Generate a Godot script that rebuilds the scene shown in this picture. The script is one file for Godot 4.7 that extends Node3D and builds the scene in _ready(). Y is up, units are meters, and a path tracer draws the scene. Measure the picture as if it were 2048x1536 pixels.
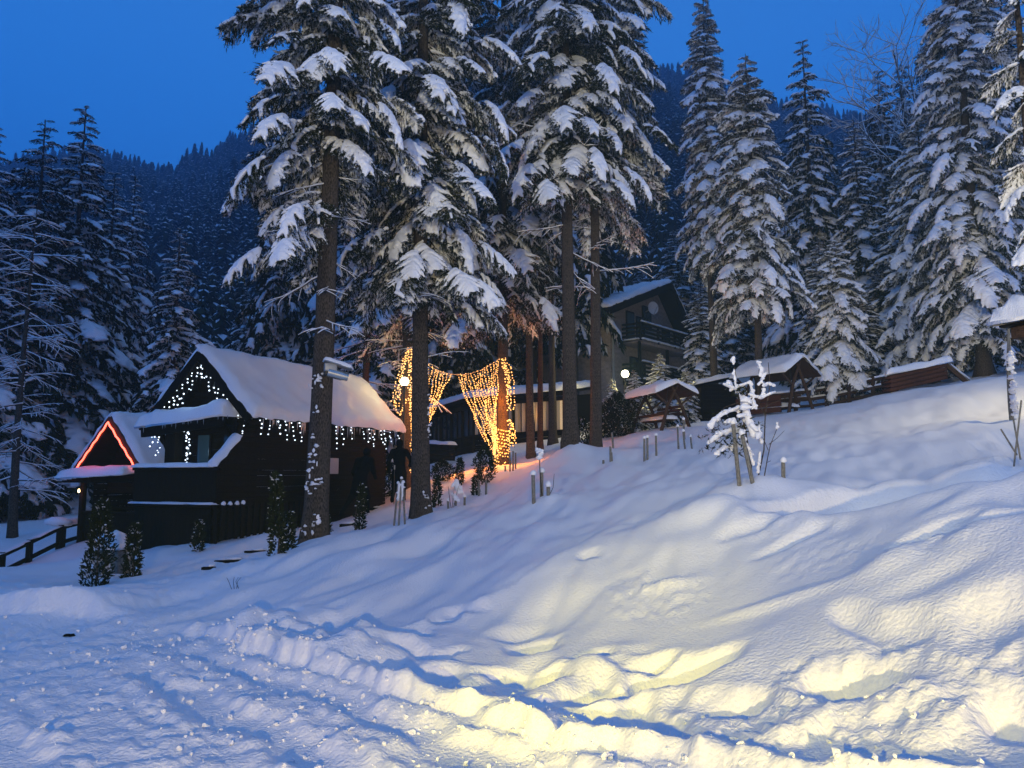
extends Node3D
# A snowy evening on a wooded slope: huts with lights, spruces, a chalet and a mountain.

var rng := RandomNumberGenerator.new()
var used := {}
var M := {}
var box_mesh: ArrayMesh

# ---------------------------------------------------------------- naming
func numbered(called: String) -> String:
	var k: int = used.get(called, -1) + 1
	used[called] = k
	return called if k == 0 else "%s_%03d" % [called, k]

func tag(o: Node, label: String, category: String, group := "", kind := "") -> Node:
	o.set_meta("label", label)
	o.set_meta("category", category)
	if group != "":
		o.set_meta("group", group)
	if kind != "":
		o.set_meta("kind", kind)
	return o

func thing(called: String, label: String, category: String, at := Vector3.ZERO, turn := 0.0, group := "") -> Node3D:
	var o := Node3D.new()
	o.name = numbered(called)
	add_child(o)
	o.position = at
	o.rotation.y = turn
	tag(o, label, category, group)
	return o

func put(called: String, mesh: Mesh, parent: Node, xf := Transform3D(), material: Material = null) -> MeshInstance3D:
	var o := MeshInstance3D.new()
	o.name = called if parent != self else numbered(called)
	o.mesh = mesh
	o.transform = xf
	if material:
		o.material_override = material
	parent.add_child(o, true)
	return o

func part_name(parent: Node, called: String) -> String:
	var counts: Dictionary = parent.get_meta("part_counts", {})
	var k: int = counts.get(called, -1) + 1
	counts[called] = k
	parent.set_meta("part_counts", counts)
	return called if k == 0 else "%s_%03d" % [called, k]

func part(called: String, mesh: Mesh, parent: Node, xf := Transform3D(), material: Material = null) -> MeshInstance3D:
	return put(part_name(parent, called), mesh, parent, xf, material)

# a board or beam: the shared bevelled unit box, stretched
func beam(called: String, parent: Node, centre: Vector3, size: Vector3, material: Material, turn := Basis()) -> MeshInstance3D:
	return part(called, box_mesh, parent, Transform3D(turn * Basis.from_scale(size), centre), material)

# a bar between two points
func bar(called: String, parent: Node, a: Vector3, b: Vector3, w: float, h: float, material: Material) -> MeshInstance3D:
	var d := b - a
	var z := d.normalized()
	var up := Vector3.UP if absf(z.y) < 0.98 else Vector3.RIGHT
	var x := up.cross(z).normalized()
	var y := z.cross(x)
	return part(called, box_mesh, parent, Transform3D(Basis(x * w, y * h, z * d.length()), (a + b) * 0.5), material)

# ---------------------------------------------------------------- mesh building
class MB:
	var v := PackedVector3Array()
	var n := PackedVector3Array()
	var c := PackedColorArray()
	var i := PackedInt32Array()
	var smooth := true
	var tint := Color.WHITE
	var colored := false

	func tri(a: Vector3, b: Vector3, d: Vector3) -> void:
		var k := v.size()
		v.append(a); v.append(b); v.append(d)
		if colored:
			c.append(tint); c.append(tint); c.append(tint)
		i.append(k); i.append(k + 1); i.append(k + 2)

	func quad(a: Vector3, b: Vector3, d: Vector3, e: Vector3) -> void:
		var k := v.size()
		v.append(a); v.append(b); v.append(d); v.append(e)
		if colored:
			for q in 4:
				c.append(tint)
		i.append_array(PackedInt32Array([k, k + 1, k + 2, k, k + 2, k + 3]))

	# a tube along points; normals point outwards; front faces clockwise
	func tube(p: PackedVector3Array, r: PackedFloat32Array, sides := 6, cap := true) -> void:
		var k := v.size()
		var m := p.size()
		var ref := Vector3.UP
		var t0 := (p[m - 1] - p[0]).normalized()
		if absf(t0.y) > 0.9:
			ref = Vector3.RIGHT
		for j in m:
			var t := (p[mini(j + 1, m - 1)] - p[maxi(j - 1, 0)]).normalized()
			var x := ref.cross(t).normalized()
			var y := t.cross(x)
			for s in sides:
				var a := TAU * s / sides
				var o := x * cos(a) + y * sin(a)
				v.append(p[j] + o * r[j])
				n.append(o)
				if colored:
					c.append(tint)
		for j in m - 1:
			for s in sides:
				var a := k + j * sides + s
				var b := k + j * sides + (s + 1) % sides
				i.append_array(PackedInt32Array([a, a + sides, b, b, a + sides, b + sides]))
		if cap:
			for e in 2:
				var j: int = 0 if e == 0 else m - 1
				var mid := v.size()
				v.append(p[j])
				n.append((p[0] - p[1]).normalized() if e == 0 else (p[m - 1] - p[m - 2]).normalized())
				if colored:
					c.append(tint)
				for s in sides:
					var a := k + j * sides + s
					var b := k + j * sides + (s + 1) % sides
					if e == 0:
						i.append_array(PackedInt32Array([mid, a, b]))
					else:
						i.append_array(PackedInt32Array([mid, b, a]))

	# an uneven lump: a sphere squashed to the three half-axes, flattened below
	func lump(at: Vector3, axes: Vector3, seed_: int, rough := 0.18, rows := 5, cols := 8, basis := Basis()) -> void:
		var k := v.size()
		var h := float(hash(seed_) % 1000) * 0.01
		for j in rows + 1:
			var la := PI * j / rows
			for s in cols:
				var lo := TAU * s / cols
				var d := Vector3(sin(la) * cos(lo), cos(la), sin(la) * sin(lo))
				var w := 1.0 + rough * (sin(d.x * 3.1 + h) + sin(d.z * 3.7 + h * 1.7) + sin(d.y * 2.9 + h * 0.7)) * 0.6
				var q := d * axes * w
				if q.y < 0.0:
					q.y *= 0.45
				v.append(at + basis * q)
				n.append((basis * (d / axes)).normalized())
				if colored:
					c.append(tint)
		for j in rows:
			for s in cols:
				var a := k + j * cols + s
				var b := k + j * cols + (s + 1) % cols
				i.append_array(PackedInt32Array([a, b, a + cols, b, b + cols, a + cols]))

	func add(o: MB, xf: Transform3D, col := Color.WHITE) -> void:
		var k := v.size()
		v.append_array(xf * o.v)
		if o.n.size() == o.v.size():
			var b := xf.basis.orthonormalized()
			n.append_array(Transform3D(b, Vector3.ZERO) * o.n)
		if colored:
			if o.c.size() == o.v.size() and col == Color.WHITE:
				c.append_array(o.c)
			else:
				var cc := PackedColorArray()
				cc.resize(o.v.size())
				cc.fill(col)
				c.append_array(cc)
		var ii := o.i.duplicate()
		for q in ii.size():
			ii[q] += k
		i.append_array(ii)

	func commit(material: Material, onto: ArrayMesh = null) -> ArrayMesh:
		var m := onto if onto else ArrayMesh.new()
		if n.size() == v.size() and v.size() < 200000:
			for q in range(0, i.size(), 3):
				var p0 := i[q]
				var p1 := i[q + 1]
				var p2 := i[q + 2]
				if (v[p2] - v[p0]).cross(v[p1] - v[p0]).dot(n[p0] + n[p1] + n[p2]) < 0.0:
					i[q + 1] = p2
					i[q + 2] = p1
		var a := []
		a.resize(Mesh.ARRAY_MAX)
		a[Mesh.ARRAY_VERTEX] = v
		if n.size() == v.size():
			a[Mesh.ARRAY_NORMAL] = n
		if c.size() == v.size():
			a[Mesh.ARRAY_COLOR] = c
		a[Mesh.ARRAY_INDEX] = i
		m.add_surface_from_arrays(Mesh.PRIMITIVE_TRIANGLES, a)
		m.surface_set_material(m.get_surface_count() - 1, material)
		return m

# a field of blended capsules on a grid, and the surface nets that skin it
class Field:
	var o: Vector3
	var cell: float
	var nx: int
	var ny: int
	var nz: int
	var f := PackedFloat32Array()
	var k := 0.03
	var below := 1.0      # >1 squashes what lies under each capsule's axis

	func _init(lo: Vector3, hi: Vector3, cell_: float, k_: float) -> void:
		o = lo
		cell = cell_
		k = k_
		nx = int((hi.x - lo.x) / cell) + 2
		ny = int((hi.y - lo.y) / cell) + 2
		nz = int((hi.z - lo.z) / cell) + 2
		f.resize(nx * ny * nz)
		f.fill(9.0)

	func capsule(a: Vector3, b: Vector3, ra: float, rb: float) -> void:
		var r := maxf(ra, rb) + k + cell * 1.5
		var lo := (a.min(b) - Vector3(r, r, r) - o) / cell
		var hi := (a.max(b) + Vector3(r, r, r) - o) / cell
		var ab := b - a
		var ll := maxf(ab.length_squared(), 1e-9)
		for z in range(maxi(int(lo.z), 0), mini(int(hi.z) + 1, nz)):
			for y in range(maxi(int(lo.y), 0), mini(int(hi.y) + 1, ny)):
				var row := (z * ny + y) * nx
				for x in range(maxi(int(lo.x), 0), mini(int(hi.x) + 1, nx)):
					var p := o + Vector3(x, y, z) * cell
					var t := clampf((p - a).dot(ab) / ll, 0.0, 1.0)
					var q := p - a - ab * t
					if q.y < 0.0:
						q.y *= below
					var d := q.length() - lerpf(ra, rb, t)
					var e := f[row + x]
					var h := maxf(k - absf(e - d), 0.0) / k
					f[row + x] = minf(e, d) - h * h * k * 0.25

	func mesh(mb: MB) -> void:
		var ids := {}
		var off := [0, 1, nx, nx + 1, nx * ny, nx * ny + 1, nx * ny + nx, nx * ny + nx + 1]
		for z in nz - 1:
			for y in ny - 1:
				var base := (z * ny + y) * nx
				for x in nx - 1:
					var at := base + x
					var s := 0
					for q in 8:
						if f[at + off[q]] < 0.0:
							s |= 1 << q
					if s == 0 or s == 255:
						continue
					var sum := Vector3.ZERO
					var cnt := 0
					for q in 8:
						for bit in 3:
							var w: int = q | (1 << bit)
							if w == q:
								continue
							var fa := f[at + off[q]]
							var fb := f[at + off[w]]
							if (fa < 0.0) == (fb < 0.0):
								continue
							var t := fa / (fa - fb)
							var pa := Vector3(q & 1, (q >> 1) & 1, (q >> 2) & 1)
							var pb := Vector3(w & 1, (w >> 1) & 1, (w >> 2) & 1)
							sum += pa.lerp(pb, t)
							cnt += 1
					var g := Vector3.ZERO
					for q in 8:
						var fv := f[at + off[q]]
						g += Vector3(1 if q & 1 else -1, 1 if q & 2 else -1, 1 if q & 4 else -1) * fv
					ids[at] = mb.v.size()
					mb.v.append(o + (Vector3(x, y, z) + sum / cnt) * cell)
					mb.n.append(g.normalized())
					if mb.colored:
						mb.c.append(mb.tint)
		var step := [1, nx, nx * ny]
		for at in ids:
			for ax in 3:
				var q: int = at + step[ax]
				var fa := f[at]
				var fb := f[q] if q < f.size() else 9.0
				if (fa < 0.0) == (fb < 0.0):
					continue
				var u: int = step[(ax + 1) % 3]
				var w: int = step[(ax + 2) % 3]
				if not (ids.has(at - u) and ids.has(at - w) and ids.has(at - u - w)):
					continue
				var a: int = ids[at]
				var b: int = ids[at - u]
				var d: int = ids[at - u - w]
				var e: int = ids[at - w]
				if fa < 0.0:
					mb.i.append_array(PackedInt32Array([a, d, b, a, e, d]))
				else:
					mb.i.append_array(PackedInt32Array([a, b, d, a, d, e]))

func make_box() -> ArrayMesh:
	# unit box with narrow bevels
	var mb := MB.new()
	var e := 0.5
	var k := 0.47
	var dirs := [Vector3.RIGHT, Vector3.UP, Vector3.BACK]
	for ax in 3:
		for s in [-1.0, 1.0]:
			var nn: Vector3 = dirs[ax] * s
			var u: Vector3 = dirs[(ax + 1) % 3]
			var w: Vector3 = dirs[(ax + 2) % 3] * s
			var at := mb.v.size()
			for q in [[-1, -1], [1, -1], [1, 1], [-1, 1]]:
				mb.v.append(nn * e + u * k * q[0] + w * k * q[1])
				mb.n.append((nn + u * q[0] * 0.25 + w * q[1] * 0.25).normalized())
			mb.i.append_array(PackedInt32Array([at, at + 2, at + 1, at, at + 3, at + 2]))
	# bevel strips
	for ax in 3:
		var d: Vector3 = dirs[ax]
		var u: Vector3 = dirs[(ax + 1) % 3]
		var w: Vector3 = dirs[(ax + 2) % 3]
		for a in [-1.0, 1.0]:
			for b in [-1.0, 1.0]:
				var p1: Vector3 = u * a * e + w * b * k
				var p2: Vector3 = u * a * k + w * b * e
				var at := mb.v.size()
				for q in [p1 - d * k, p1 + d * k, p2 + d * k, p2 - d * k]:
					mb.v.append(q)
					mb.n.append((u * a + w * b).normalized())
				if a * b > 0:
					mb.i.append_array(PackedInt32Array([at, at + 1, at + 2, at, at + 2, at + 3]))
				else:
					mb.i.append_array(PackedInt32Array([at, at + 2, at + 1, at, at + 3, at + 2]))
	return mb.commit(null)

# ---------------------------------------------------------------- materials
func noise_tex(freq: float, seed_: int, size := 512, octaves := 5, lo := 0.0, hi := 1.0, kind := FastNoiseLite.TYPE_SIMPLEX_SMOOTH) -> ImageTexture:
	var nz := FastNoiseLite.new()
	nz.noise_type = kind
	nz.seed = seed_
	nz.frequency = freq
	nz.fractal_octaves = octaves
	var im := nz.get_seamless_image(size, size)
	im.convert(Image.FORMAT_RGB8)
	if lo != 0.0 or hi != 1.0:
		im.adjust_bcs(1.0, 1.0, 1.0)
	return ImageTexture.create_from_image(im)

func ramp_tex(freq: float, seed_: int, a: Color, b: Color, size := 256, octaves := 5, stretch := 1) -> ImageTexture:
	var nz := FastNoiseLite.new()
	nz.noise_type = FastNoiseLite.TYPE_SIMPLEX_SMOOTH
	nz.seed = seed_
	nz.frequency = freq
	nz.fractal_octaves = octaves
	var src := nz.get_seamless_image(size, size)
	if stretch > 1:   # grain: fine across, long along
		src.resize(size * stretch, size, Image.INTERPOLATE_BILINEAR)
		src = src.get_region(Rect2i(0, 0, size, size))
	var im := Image.create(size, size, false, Image.FORMAT_RGB8)
	for y in size:
		for x in size:
			var t := src.get_pixel(x, y).r
			im.set_pixel(x, y, a.lerp(b, smoothstep(0.2, 0.8, t)).linear_to_srgb())
	return ImageTexture.create_from_image(im)

func mat(called: String, color: Color, rough := 0.85, metal := 0.0) -> StandardMaterial3D:
	var m := StandardMaterial3D.new()
	m.resource_name = called
	m.albedo_color = color.linear_to_srgb()
	m.roughness = rough
	m.metallic = metal
	M[called] = m
	return m

func textured(called: String, albedo: Texture2D, height: Texture2D, scale: Vector3, depth_cm: float, rough := 0.85, world := true) -> StandardMaterial3D:
	var m := StandardMaterial3D.new()
	m.resource_name = called
	m.roughness = rough
	m.albedo_texture = albedo
	m.uv1_triplanar = true
	m.uv1_world_triplanar = world
	m.uv1_scale = scale
	if height:
		m.heightmap_enabled = true
		m.heightmap_texture = height
		m.heightmap_scale = depth_cm
	M[called] = m
	return m

func glow(called: String, color: Color, strength: float) -> StandardMaterial3D:
	var m := mat(called, Color(0.6, 0.6, 0.6), 0.5)
	m.emission_enabled = true
	m.emission = color.linear_to_srgb()
	m.emission_energy_multiplier = strength
	return m

func make_materials() -> void:
	var grain := noise_tex(0.03, 5, 512, 5)
	var coarse := noise_tex(0.012, 9, 512, 4)
	var snow := mat("snow", Color(0.84, 0.85, 0.88), 0.75)
	snow.uv1_triplanar = true
	snow.uv1_world_triplanar = true
	snow.uv1_scale = Vector3(1.6, 1.6, 1.6)
	snow.heightmap_enabled = true
	snow.heightmap_texture = grain
	snow.heightmap_scale = 0.9
	var soft := mat("soft_snow", Color(0.84, 0.85, 0.88), 0.75)
	soft.uv1_triplanar = true
	soft.uv1_world_triplanar = true
	soft.uv1_scale = Vector3(2.2, 2.2, 2.2)
	soft.heightmap_enabled = true
	soft.heightmap_texture = grain
	soft.heightmap_scale = 1.0
	var needles := mat("needles", Color(0.9, 0.9, 0.9), 0.7)
	needles.vertex_color_use_as_albedo = true
	needles.cull_mode = BaseMaterial3D.CULL_DISABLED
	var bark_h := noise_tex(0.035, 21, 512, 5)
	textured("bark", ramp_tex(0.03, 31, Color(0.035, 0.028, 0.022), Color(0.13, 0.105, 0.085), 256, 5), bark_h, Vector3(5, 1.6, 5), 2.5, 0.9)
	textured("red_bark", ramp_tex(0.03, 33, Color(0.05, 0.026, 0.016), Color(0.16, 0.085, 0.05), 256, 5), bark_h, Vector3(5, 1.6, 5), 2.0, 0.9)
	textured("dark_wood", ramp_tex(0.03, 41, Color(0.006, 0.0045, 0.0035), Color(0.019, 0.0135, 0.01), 256, 4, 1), coarse, Vector3(3, 6, 3), 0.6, 0.7)
	textured("brown_wood", ramp_tex(0.03, 43, Color(0.035, 0.021, 0.014), Color(0.095, 0.057, 0.037), 256, 4, 1), coarse, Vector3(3, 6, 3), 0.6, 0.75)
	textured("red_wood", ramp_tex(0.03, 45, Color(0.05, 0.022, 0.014), Color(0.11, 0.047, 0.03), 256, 4, 1), coarse, Vector3(3, 6, 3), 0.6, 0.7)
	textured("grey_wood", ramp_tex(0.03, 47, Color(0.09, 0.085, 0.07), Color(0.24, 0.23, 0.2), 256, 4, 1), coarse, Vector3(8, 2, 8), 0.8, 0.85)
	textured("render_wall", ramp_tex(0.02, 51, Color(0.24, 0.19, 0.17), Color(0.33, 0.27, 0.24), 256, 5), coarse, Vector3(1, 1, 1), 0.5, 0.9)
	textured("cloth", ramp_tex(0.05, 61, Color(0.003, 0.003, 0.004), Color(0.008, 0.008, 0.01), 128, 4), coarse, Vector3(6, 6, 6), 1.2, 0.9)
	textured("stone", ramp_tex(0.03, 63, Color(0.1, 0.09, 0.075), Color(0.25, 0.22, 0.18), 256, 5), coarse, Vector3(2, 2, 2), 2.0, 0.9)
	for q in ["dark_wood", "cloth", "bark", "red_bark", "brown_wood", "red_wood"]:
		M[q].metallic_specular = 0.12
	needles.metallic_specular = 0.2
	mat("steel", Color(0.55, 0.55, 0.5), 0.25, 0.9)
	mat("grey_metal", Color(0.32, 0.33, 0.33), 0.5, 0.3)
	mat("pale_box", Color(0.42, 0.45, 0.42), 0.55)
	mat("black", Color(0.012, 0.012, 0.013), 0.5)
	mat("glass", Color(0.02, 0.03, 0.04), 0.08)
	mat("blue_glass", Color(0.05, 0.09, 0.11), 0.1)
	mat("dish", Color(0.5, 0.52, 0.55), 0.5)
	mat("curtain", Color(0.5, 0.42, 0.3), 0.9)
	mat("skin", Color(0.42, 0.28, 0.2), 0.6)
	var ice := mat("ice", Color(0.75, 0.82, 0.9, 0.35), 0.15)
	ice.transparency = BaseMaterial3D.TRANSPARENCY_ALPHA
	glow("warm_bulb", Color(1.0, 0.43, 0.07), 2.3)
	glow("white_bulb", Color(0.72, 0.85, 1.0), 2.5)
	glow("red_rope", Color(1.0, 0.10, 0.03), 4.5)
	glow("lamp_globe", Color(1.0, 0.93, 0.62), 9.0)
	glow("lit_window", Color(1.0, 0.66, 0.26), 0.45)
	glow("lit_dim", Color(1.0, 0.7, 0.4), 0.03)
	glow("amber_bulb", Color(1.0, 0.75, 0.35), 6.0)

# ---------------------------------------------------------------- the ground
const GRID := 0.5
const GX0 := -46.0
const GZ0 := -72.0
const GNX := 186
const GNZ := 172
var coarse_h := PackedFloat32Array()
const FINE := 0.04
const FX0 := -9.0
const FZ0 := -15.0
const FNX := 430
const FNZ := 350
var fine_h := PackedFloat32Array()
var n_big := FastNoiseLite.new()
var n_mid := FastNoiseLite.new()
var n_fine := FastNoiseLite.new()
var n_rut := FastNoiseLite.new()

# places on the slope that fix its height
func ground_points() -> Array:
	return [
		Vector3(0, 0, 3), Vector3(-6, 0, 3), Vector3(6, 0.7, 2), Vector3(0, 0, 10), Vector3(-10, -0.1, 10), Vector3(12, 1.6, 8), Vector3(-20, -0.6, 0), Vector3(30, 6, 0), Vector3(-44, -1, 0), Vector3(0, 0, -4.0), Vector3(-2.5, 0, -4.2), Vector3(-5, 0.0, -4.5),
		Vector3(-4.96, 0.06, -7.70), Vector3(-3.14, 0.07, -7.20), Vector3(-4.54, 0.04, -9.90), Vector3(-1.62, 0.07, -6.40), Vector3(0.45, 0.08, -4.65),
		Vector3(-5.20, 0.13, -15.00), Vector3(-5.96, 0.23, -16.00), Vector3(-6.23, -0.06, -12.00), Vector3(-11.72, -0.50, -18.00), Vector3(-11.07, -0.20, -19.00), Vector3(-11.87, 0.06, -22.00), Vector3(-17.02, -0.25, -26.00), Vector3(-13.73, 0.05, -27.00),
		Vector3(-3.25, 0.46, -13.00), Vector3(-3.25, 0.35, -11.00), Vector3(-1.87, 0.71, -16.00), Vector3(-3.90, 0.56, -20.00), Vector3(-3.09, 0.83, -21.50), Vector3(-4.24, 1.04, -25.00),
		Vector3(0.28, 0.13, -5.90), Vector3(0.38, 0.17, -8.00), Vector3(0.48, 0.59, -10.00), Vector3(0.59, 1.14, -13.80), Vector3(-0.83, 0.34, -10.50), Vector3(-1.13, 0.10, -8.00), Vector3(-1.39, 0.93, -17.50),
		Vector3(1.16, 0.26, -6.70), Vector3(1.49, 0.74, -8.50), Vector3(2.41, 1.12, -10.00), Vector3(3.18, 1.24, -10.40),
		Vector3(1.95, 0.38, -4.30), Vector3(2.29, 0.63, -5.00), Vector3(2.91, 0.96, -6.30), Vector3(2.47, 0.51, -3.90), Vector3(2.89, 0.89, -4.50), Vector3(3.44, 1.23, -5.30), Vector3(2.13, 0.39, -3.40), Vector3(3.37, 1.07, -8.40), Vector3(4.19, 1.54, -6.40),
		Vector3(4.93, 1.53, -11.00), Vector3(6.57, 2.23, -15.00), Vector3(9.11, 2.63, -16.00), Vector3(9.26, 2.69, -14.00), Vector3(4.93, 2.06, -16.00), Vector3(2.76, 1.60, -15.50), Vector3(1.93, 1.58, -17.00), Vector3(3.70, 2.20, -20.00),
		Vector3(-0.31, 1.45, -20.00), Vector3(-0.29, 1.88, -24.00), Vector3(-1.92, 1.68, -24.00), Vector3(0.77, 2.10, -26.00), Vector3(1.53, 2.05, -20.00), Vector3(2.28, 2.04, -21.00), Vector3(3.99, 2.87, -24.00), Vector3(5.67, 3.13, -24.50),
		Vector3(8.80, 3.66, -27.00), Vector3(12.78, 4.27, -29.00), Vector3(12.59, 4.10, -22.00), Vector3(15.30, 4.62, -23.00), Vector3(17.20, 5.46, -30.00), Vector3(5.89, 5.17, -40.00), Vector3(-0.53, 3.02, -34.00), Vector3(11.81, 5.54, -38.00), Vector3(-5.78, 1.60, -40.00),
		Vector3(-18.60, 0.32, -40.00), Vector3(-32.87, -0.31, -50.00), Vector3(10.87, 10.59, -60.00), Vector3(31.82, 12.78, -55.00), Vector3(25.16, 6.50, -30.00), Vector3(10.20, 1.92, -10.00), Vector3(-12.58, 3.53, -60.00), Vector3(-39.07, -0.44, -40.00), Vector3(-14.58, 0.18, -15.00),
	]

func solve_coarse() -> void:
	var p := ground_points()
	var n := p.size()
	var m := n + 3
	var a := []
	for r in m:
		var row := PackedFloat64Array()
		row.resize(m + 1)
		a.append(row)
	for r in n:
		for q in n:
			var d2: float = Vector2(p[r].x - p[q].x, p[r].z - p[q].z).length_squared()
			a[r][q] = d2 * log(d2) * 0.5 if d2 > 1e-9 else 0.35
		a[r][n] = 1.0
		a[r][n + 1] = p[r].x
		a[r][n + 2] = p[r].z
		a[n][r] = 1.0
		a[n + 1][r] = p[r].x
		a[n + 2][r] = p[r].z
		a[r][m] = p[r].y
	for q in m:
		var best := q
		for r in range(q, m):
			if absf(a[r][q]) > absf(a[best][q]):
				best = r
		var sw = a[q]
		a[q] = a[best]
		a[best] = sw
		var piv: PackedFloat64Array = a[q]
		for r in range(q + 1, m):
			var row: PackedFloat64Array = a[r]
			var k := row[q] / piv[q]
			if k == 0.0:
				continue
			for s in range(q, m + 1):
				row[s] -= k * piv[s]
			a[r] = row
	var w := PackedFloat64Array()
	w.resize(m)
	for q in range(m - 1, -1, -1):
		var t: float = a[q][m]
		for s in range(q + 1, m):
			t -= a[q][s] * w[s]
		w[q] = t / a[q][q]
	coarse_h.resize(GNX * GNZ)
	var px := PackedFloat64Array()
	var pz := PackedFloat64Array()
	for q in p:
		px.append(q.x)
		pz.append(q.z)
	for j in GNZ:
		for i in GNX:
			var x := GX0 + i * GRID
			var z := GZ0 + j * GRID
			var h := w[n] + w[n + 1] * x + w[n + 2] * z
			for q in n:
				var dx := x - px[q]
				var dz := z - pz[q]
				var d2 := dx * dx + dz * dz
				if d2 > 1e-9:
					h += w[q] * d2 * log(d2) * 0.5
			coarse_h[j * GNX + i] = clampf(h, -3.0, 16.0)

func sample(h: PackedFloat32Array, nx: int, nz: int, u: float, v: float) -> float:
	u = clampf(u, 1.0, nx - 3.0)
	v = clampf(v, 1.0, nz - 3.0)
	var i := int(u + 0.5)
	var j := int(v + 0.5)
	var a := u - i
	var b := v - j
	var wx0 := 0.5 * (0.5 - a) * (0.5 - a)
	var wx1 := 0.75 - a * a
	var wx2 := 0.5 * (0.5 + a) * (0.5 + a)
	var r := (j - 1) * nx + i
	var s0 := h[r - 1] * wx0 + h[r] * wx1 + h[r + 1] * wx2
	r += nx
	var s1 := h[r - 1] * wx0 + h[r] * wx1 + h[r + 1] * wx2
	r += nx
	var s2 := h[r - 1] * wx0 + h[r] * wx1 + h[r + 1] * wx2
	return s0 * 0.5 * (0.5 - b) * (0.5 - b) + s1 * (0.75 - b * b) + s2 * 0.5 * (0.5 + b) * (0.5 + b)

# the skyline of the mountains: direction (across, up) for one metre ahead
var skyline := [Vector2(-1.3018, 0.4166), Vector2(-0.9650, 0.4307), Vector2(-0.6918, 0.4025), Vector2(-0.5911, 0.4131), Vector2(-0.5231, 0.4060), Vector2(-0.4682, 0.3899), Vector2(-0.4217, 0.4060), Vector2(-0.3690, 0.4378), Vector2(-0.2894, 0.4948), Vector2(-0.1539, 0.5526), Vector2(-0.0165, 0.5672), Vector2(0.1210, 0.5599), Vector2(0.2166, 0.5345), Vector2(0.2911, 0.5056), Vector2(0.3655, 0.4862), Vector2(0.4195, 0.4748), Vector2(0.4803, 0.4648), Vector2(0.5269, 0.4484), Vector2(0.6978, 0.4805), Vector2(1.0757, 0.4948)]

func ridge_up(u: float) -> float:
	if u <= skyline[0].x:
		return skyline[0].y
	for q in range(1, skyline.size()):
		if u < skyline[q].x:
			var t: float = (u - skyline[q - 1].x) / (skyline[q].x - skyline[q - 1].x)
			return lerpf(skyline[q - 1].y, skyline[q].y, t * t * (3.0 - 2.0 * t))
	return skyline[skyline.size() - 1].y

const RIDGE := 430.0
func ground(x: float, z: float) -> float:
	var h := sample(coarse_h, GNX, GNZ, (x - GX0) / GRID, (z - GZ0) / GRID)
	var d := -z
	if d > 46.0:
		var u := x / d
		var top := ridge_up(u) * RIDGE + 1.6
		var t := (d - 52.0) / (RIDGE - 52.0)
		var hill := lerpf(minf(h, 6.0), top, pow(clampf(t, 0.0, 1.0), 1.08))
		if t > 1.0:
			hill = top - (t - 1.0) * 90.0
		hill += n_big.get_noise_2d(x * 0.09, z * 0.09) * 12.0 * smoothstep(0.0, 0.4, t) * (1.0 - smoothstep(0.8, 1.0, t))
		h = lerpf(h, hill, smoothstep(46.0, 75.0, d))
	return h

func seg_dist(p: Vector2, a: Vector2, b: Vector2) -> Vector2:
	var ab := b - a
	var t := clampf((p - a).dot(ab) / ab.length_squared(), 0.0, 1.0)
	return Vector2((p - a - ab * t).length(), t)

func splat(at: Vector2, r: Vector2, turn: float, depth: float, rim := 0.0, sharp := 2.0) -> void:
	var big := maxf(r.x, r.y) * 2.0
	var ca := cos(turn)
	var sa := sin(turn)
	for j in range(maxi(int((at.y - big - FZ0) / FINE), 0), mini(int((at.y + big - FZ0) / FINE) + 1, FNZ)):
		for i in range(maxi(int((at.x - big - FX0) / FINE), 0), mini(int((at.x + big - FX0) / FINE) + 1, FNX)):
			var dx := FX0 + i * FINE - at.x
			var dz := FZ0 + j * FINE - at.y
			var a := (dx * ca + dz * sa) / r.x
			var b := (-dx * sa + dz * ca) / r.y
			var q := sqrt(a * a + b * b)
			if q < 2.0:
				var w := exp(-pow(q, sharp) * 1.2)
				var e := (q - 1.25) / 0.35
				fine_h[j * FNX + i] += w * depth + rim * exp(-e * e)

func trench(line: Array, half: float, depth: float, lip: float) -> void:
	for j in FNZ:
		for i in FNX:
			var p := Vector2(FX0 + i * FINE, FZ0 + j * FINE)
			if p.x < 1.5:
				continue
			var best := 9.0
			var fade := 1.0
			for q in line.size() - 1:
				var s := seg_dist(p, line[q], line[q + 1])
				if s.x < best:
					best = s.x
					fade = 1.0
					if q == 0:
						fade = smoothstep(0.0, 0.6, s.y)
			if best < half * 3.0:
				fine_h[j * FNX + i] += fade * (-depth * exp(-pow(best / half, 2.6)) + lip * exp(-pow((best - half * 1.5) / (half * 0.5), 2.0)))

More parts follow.
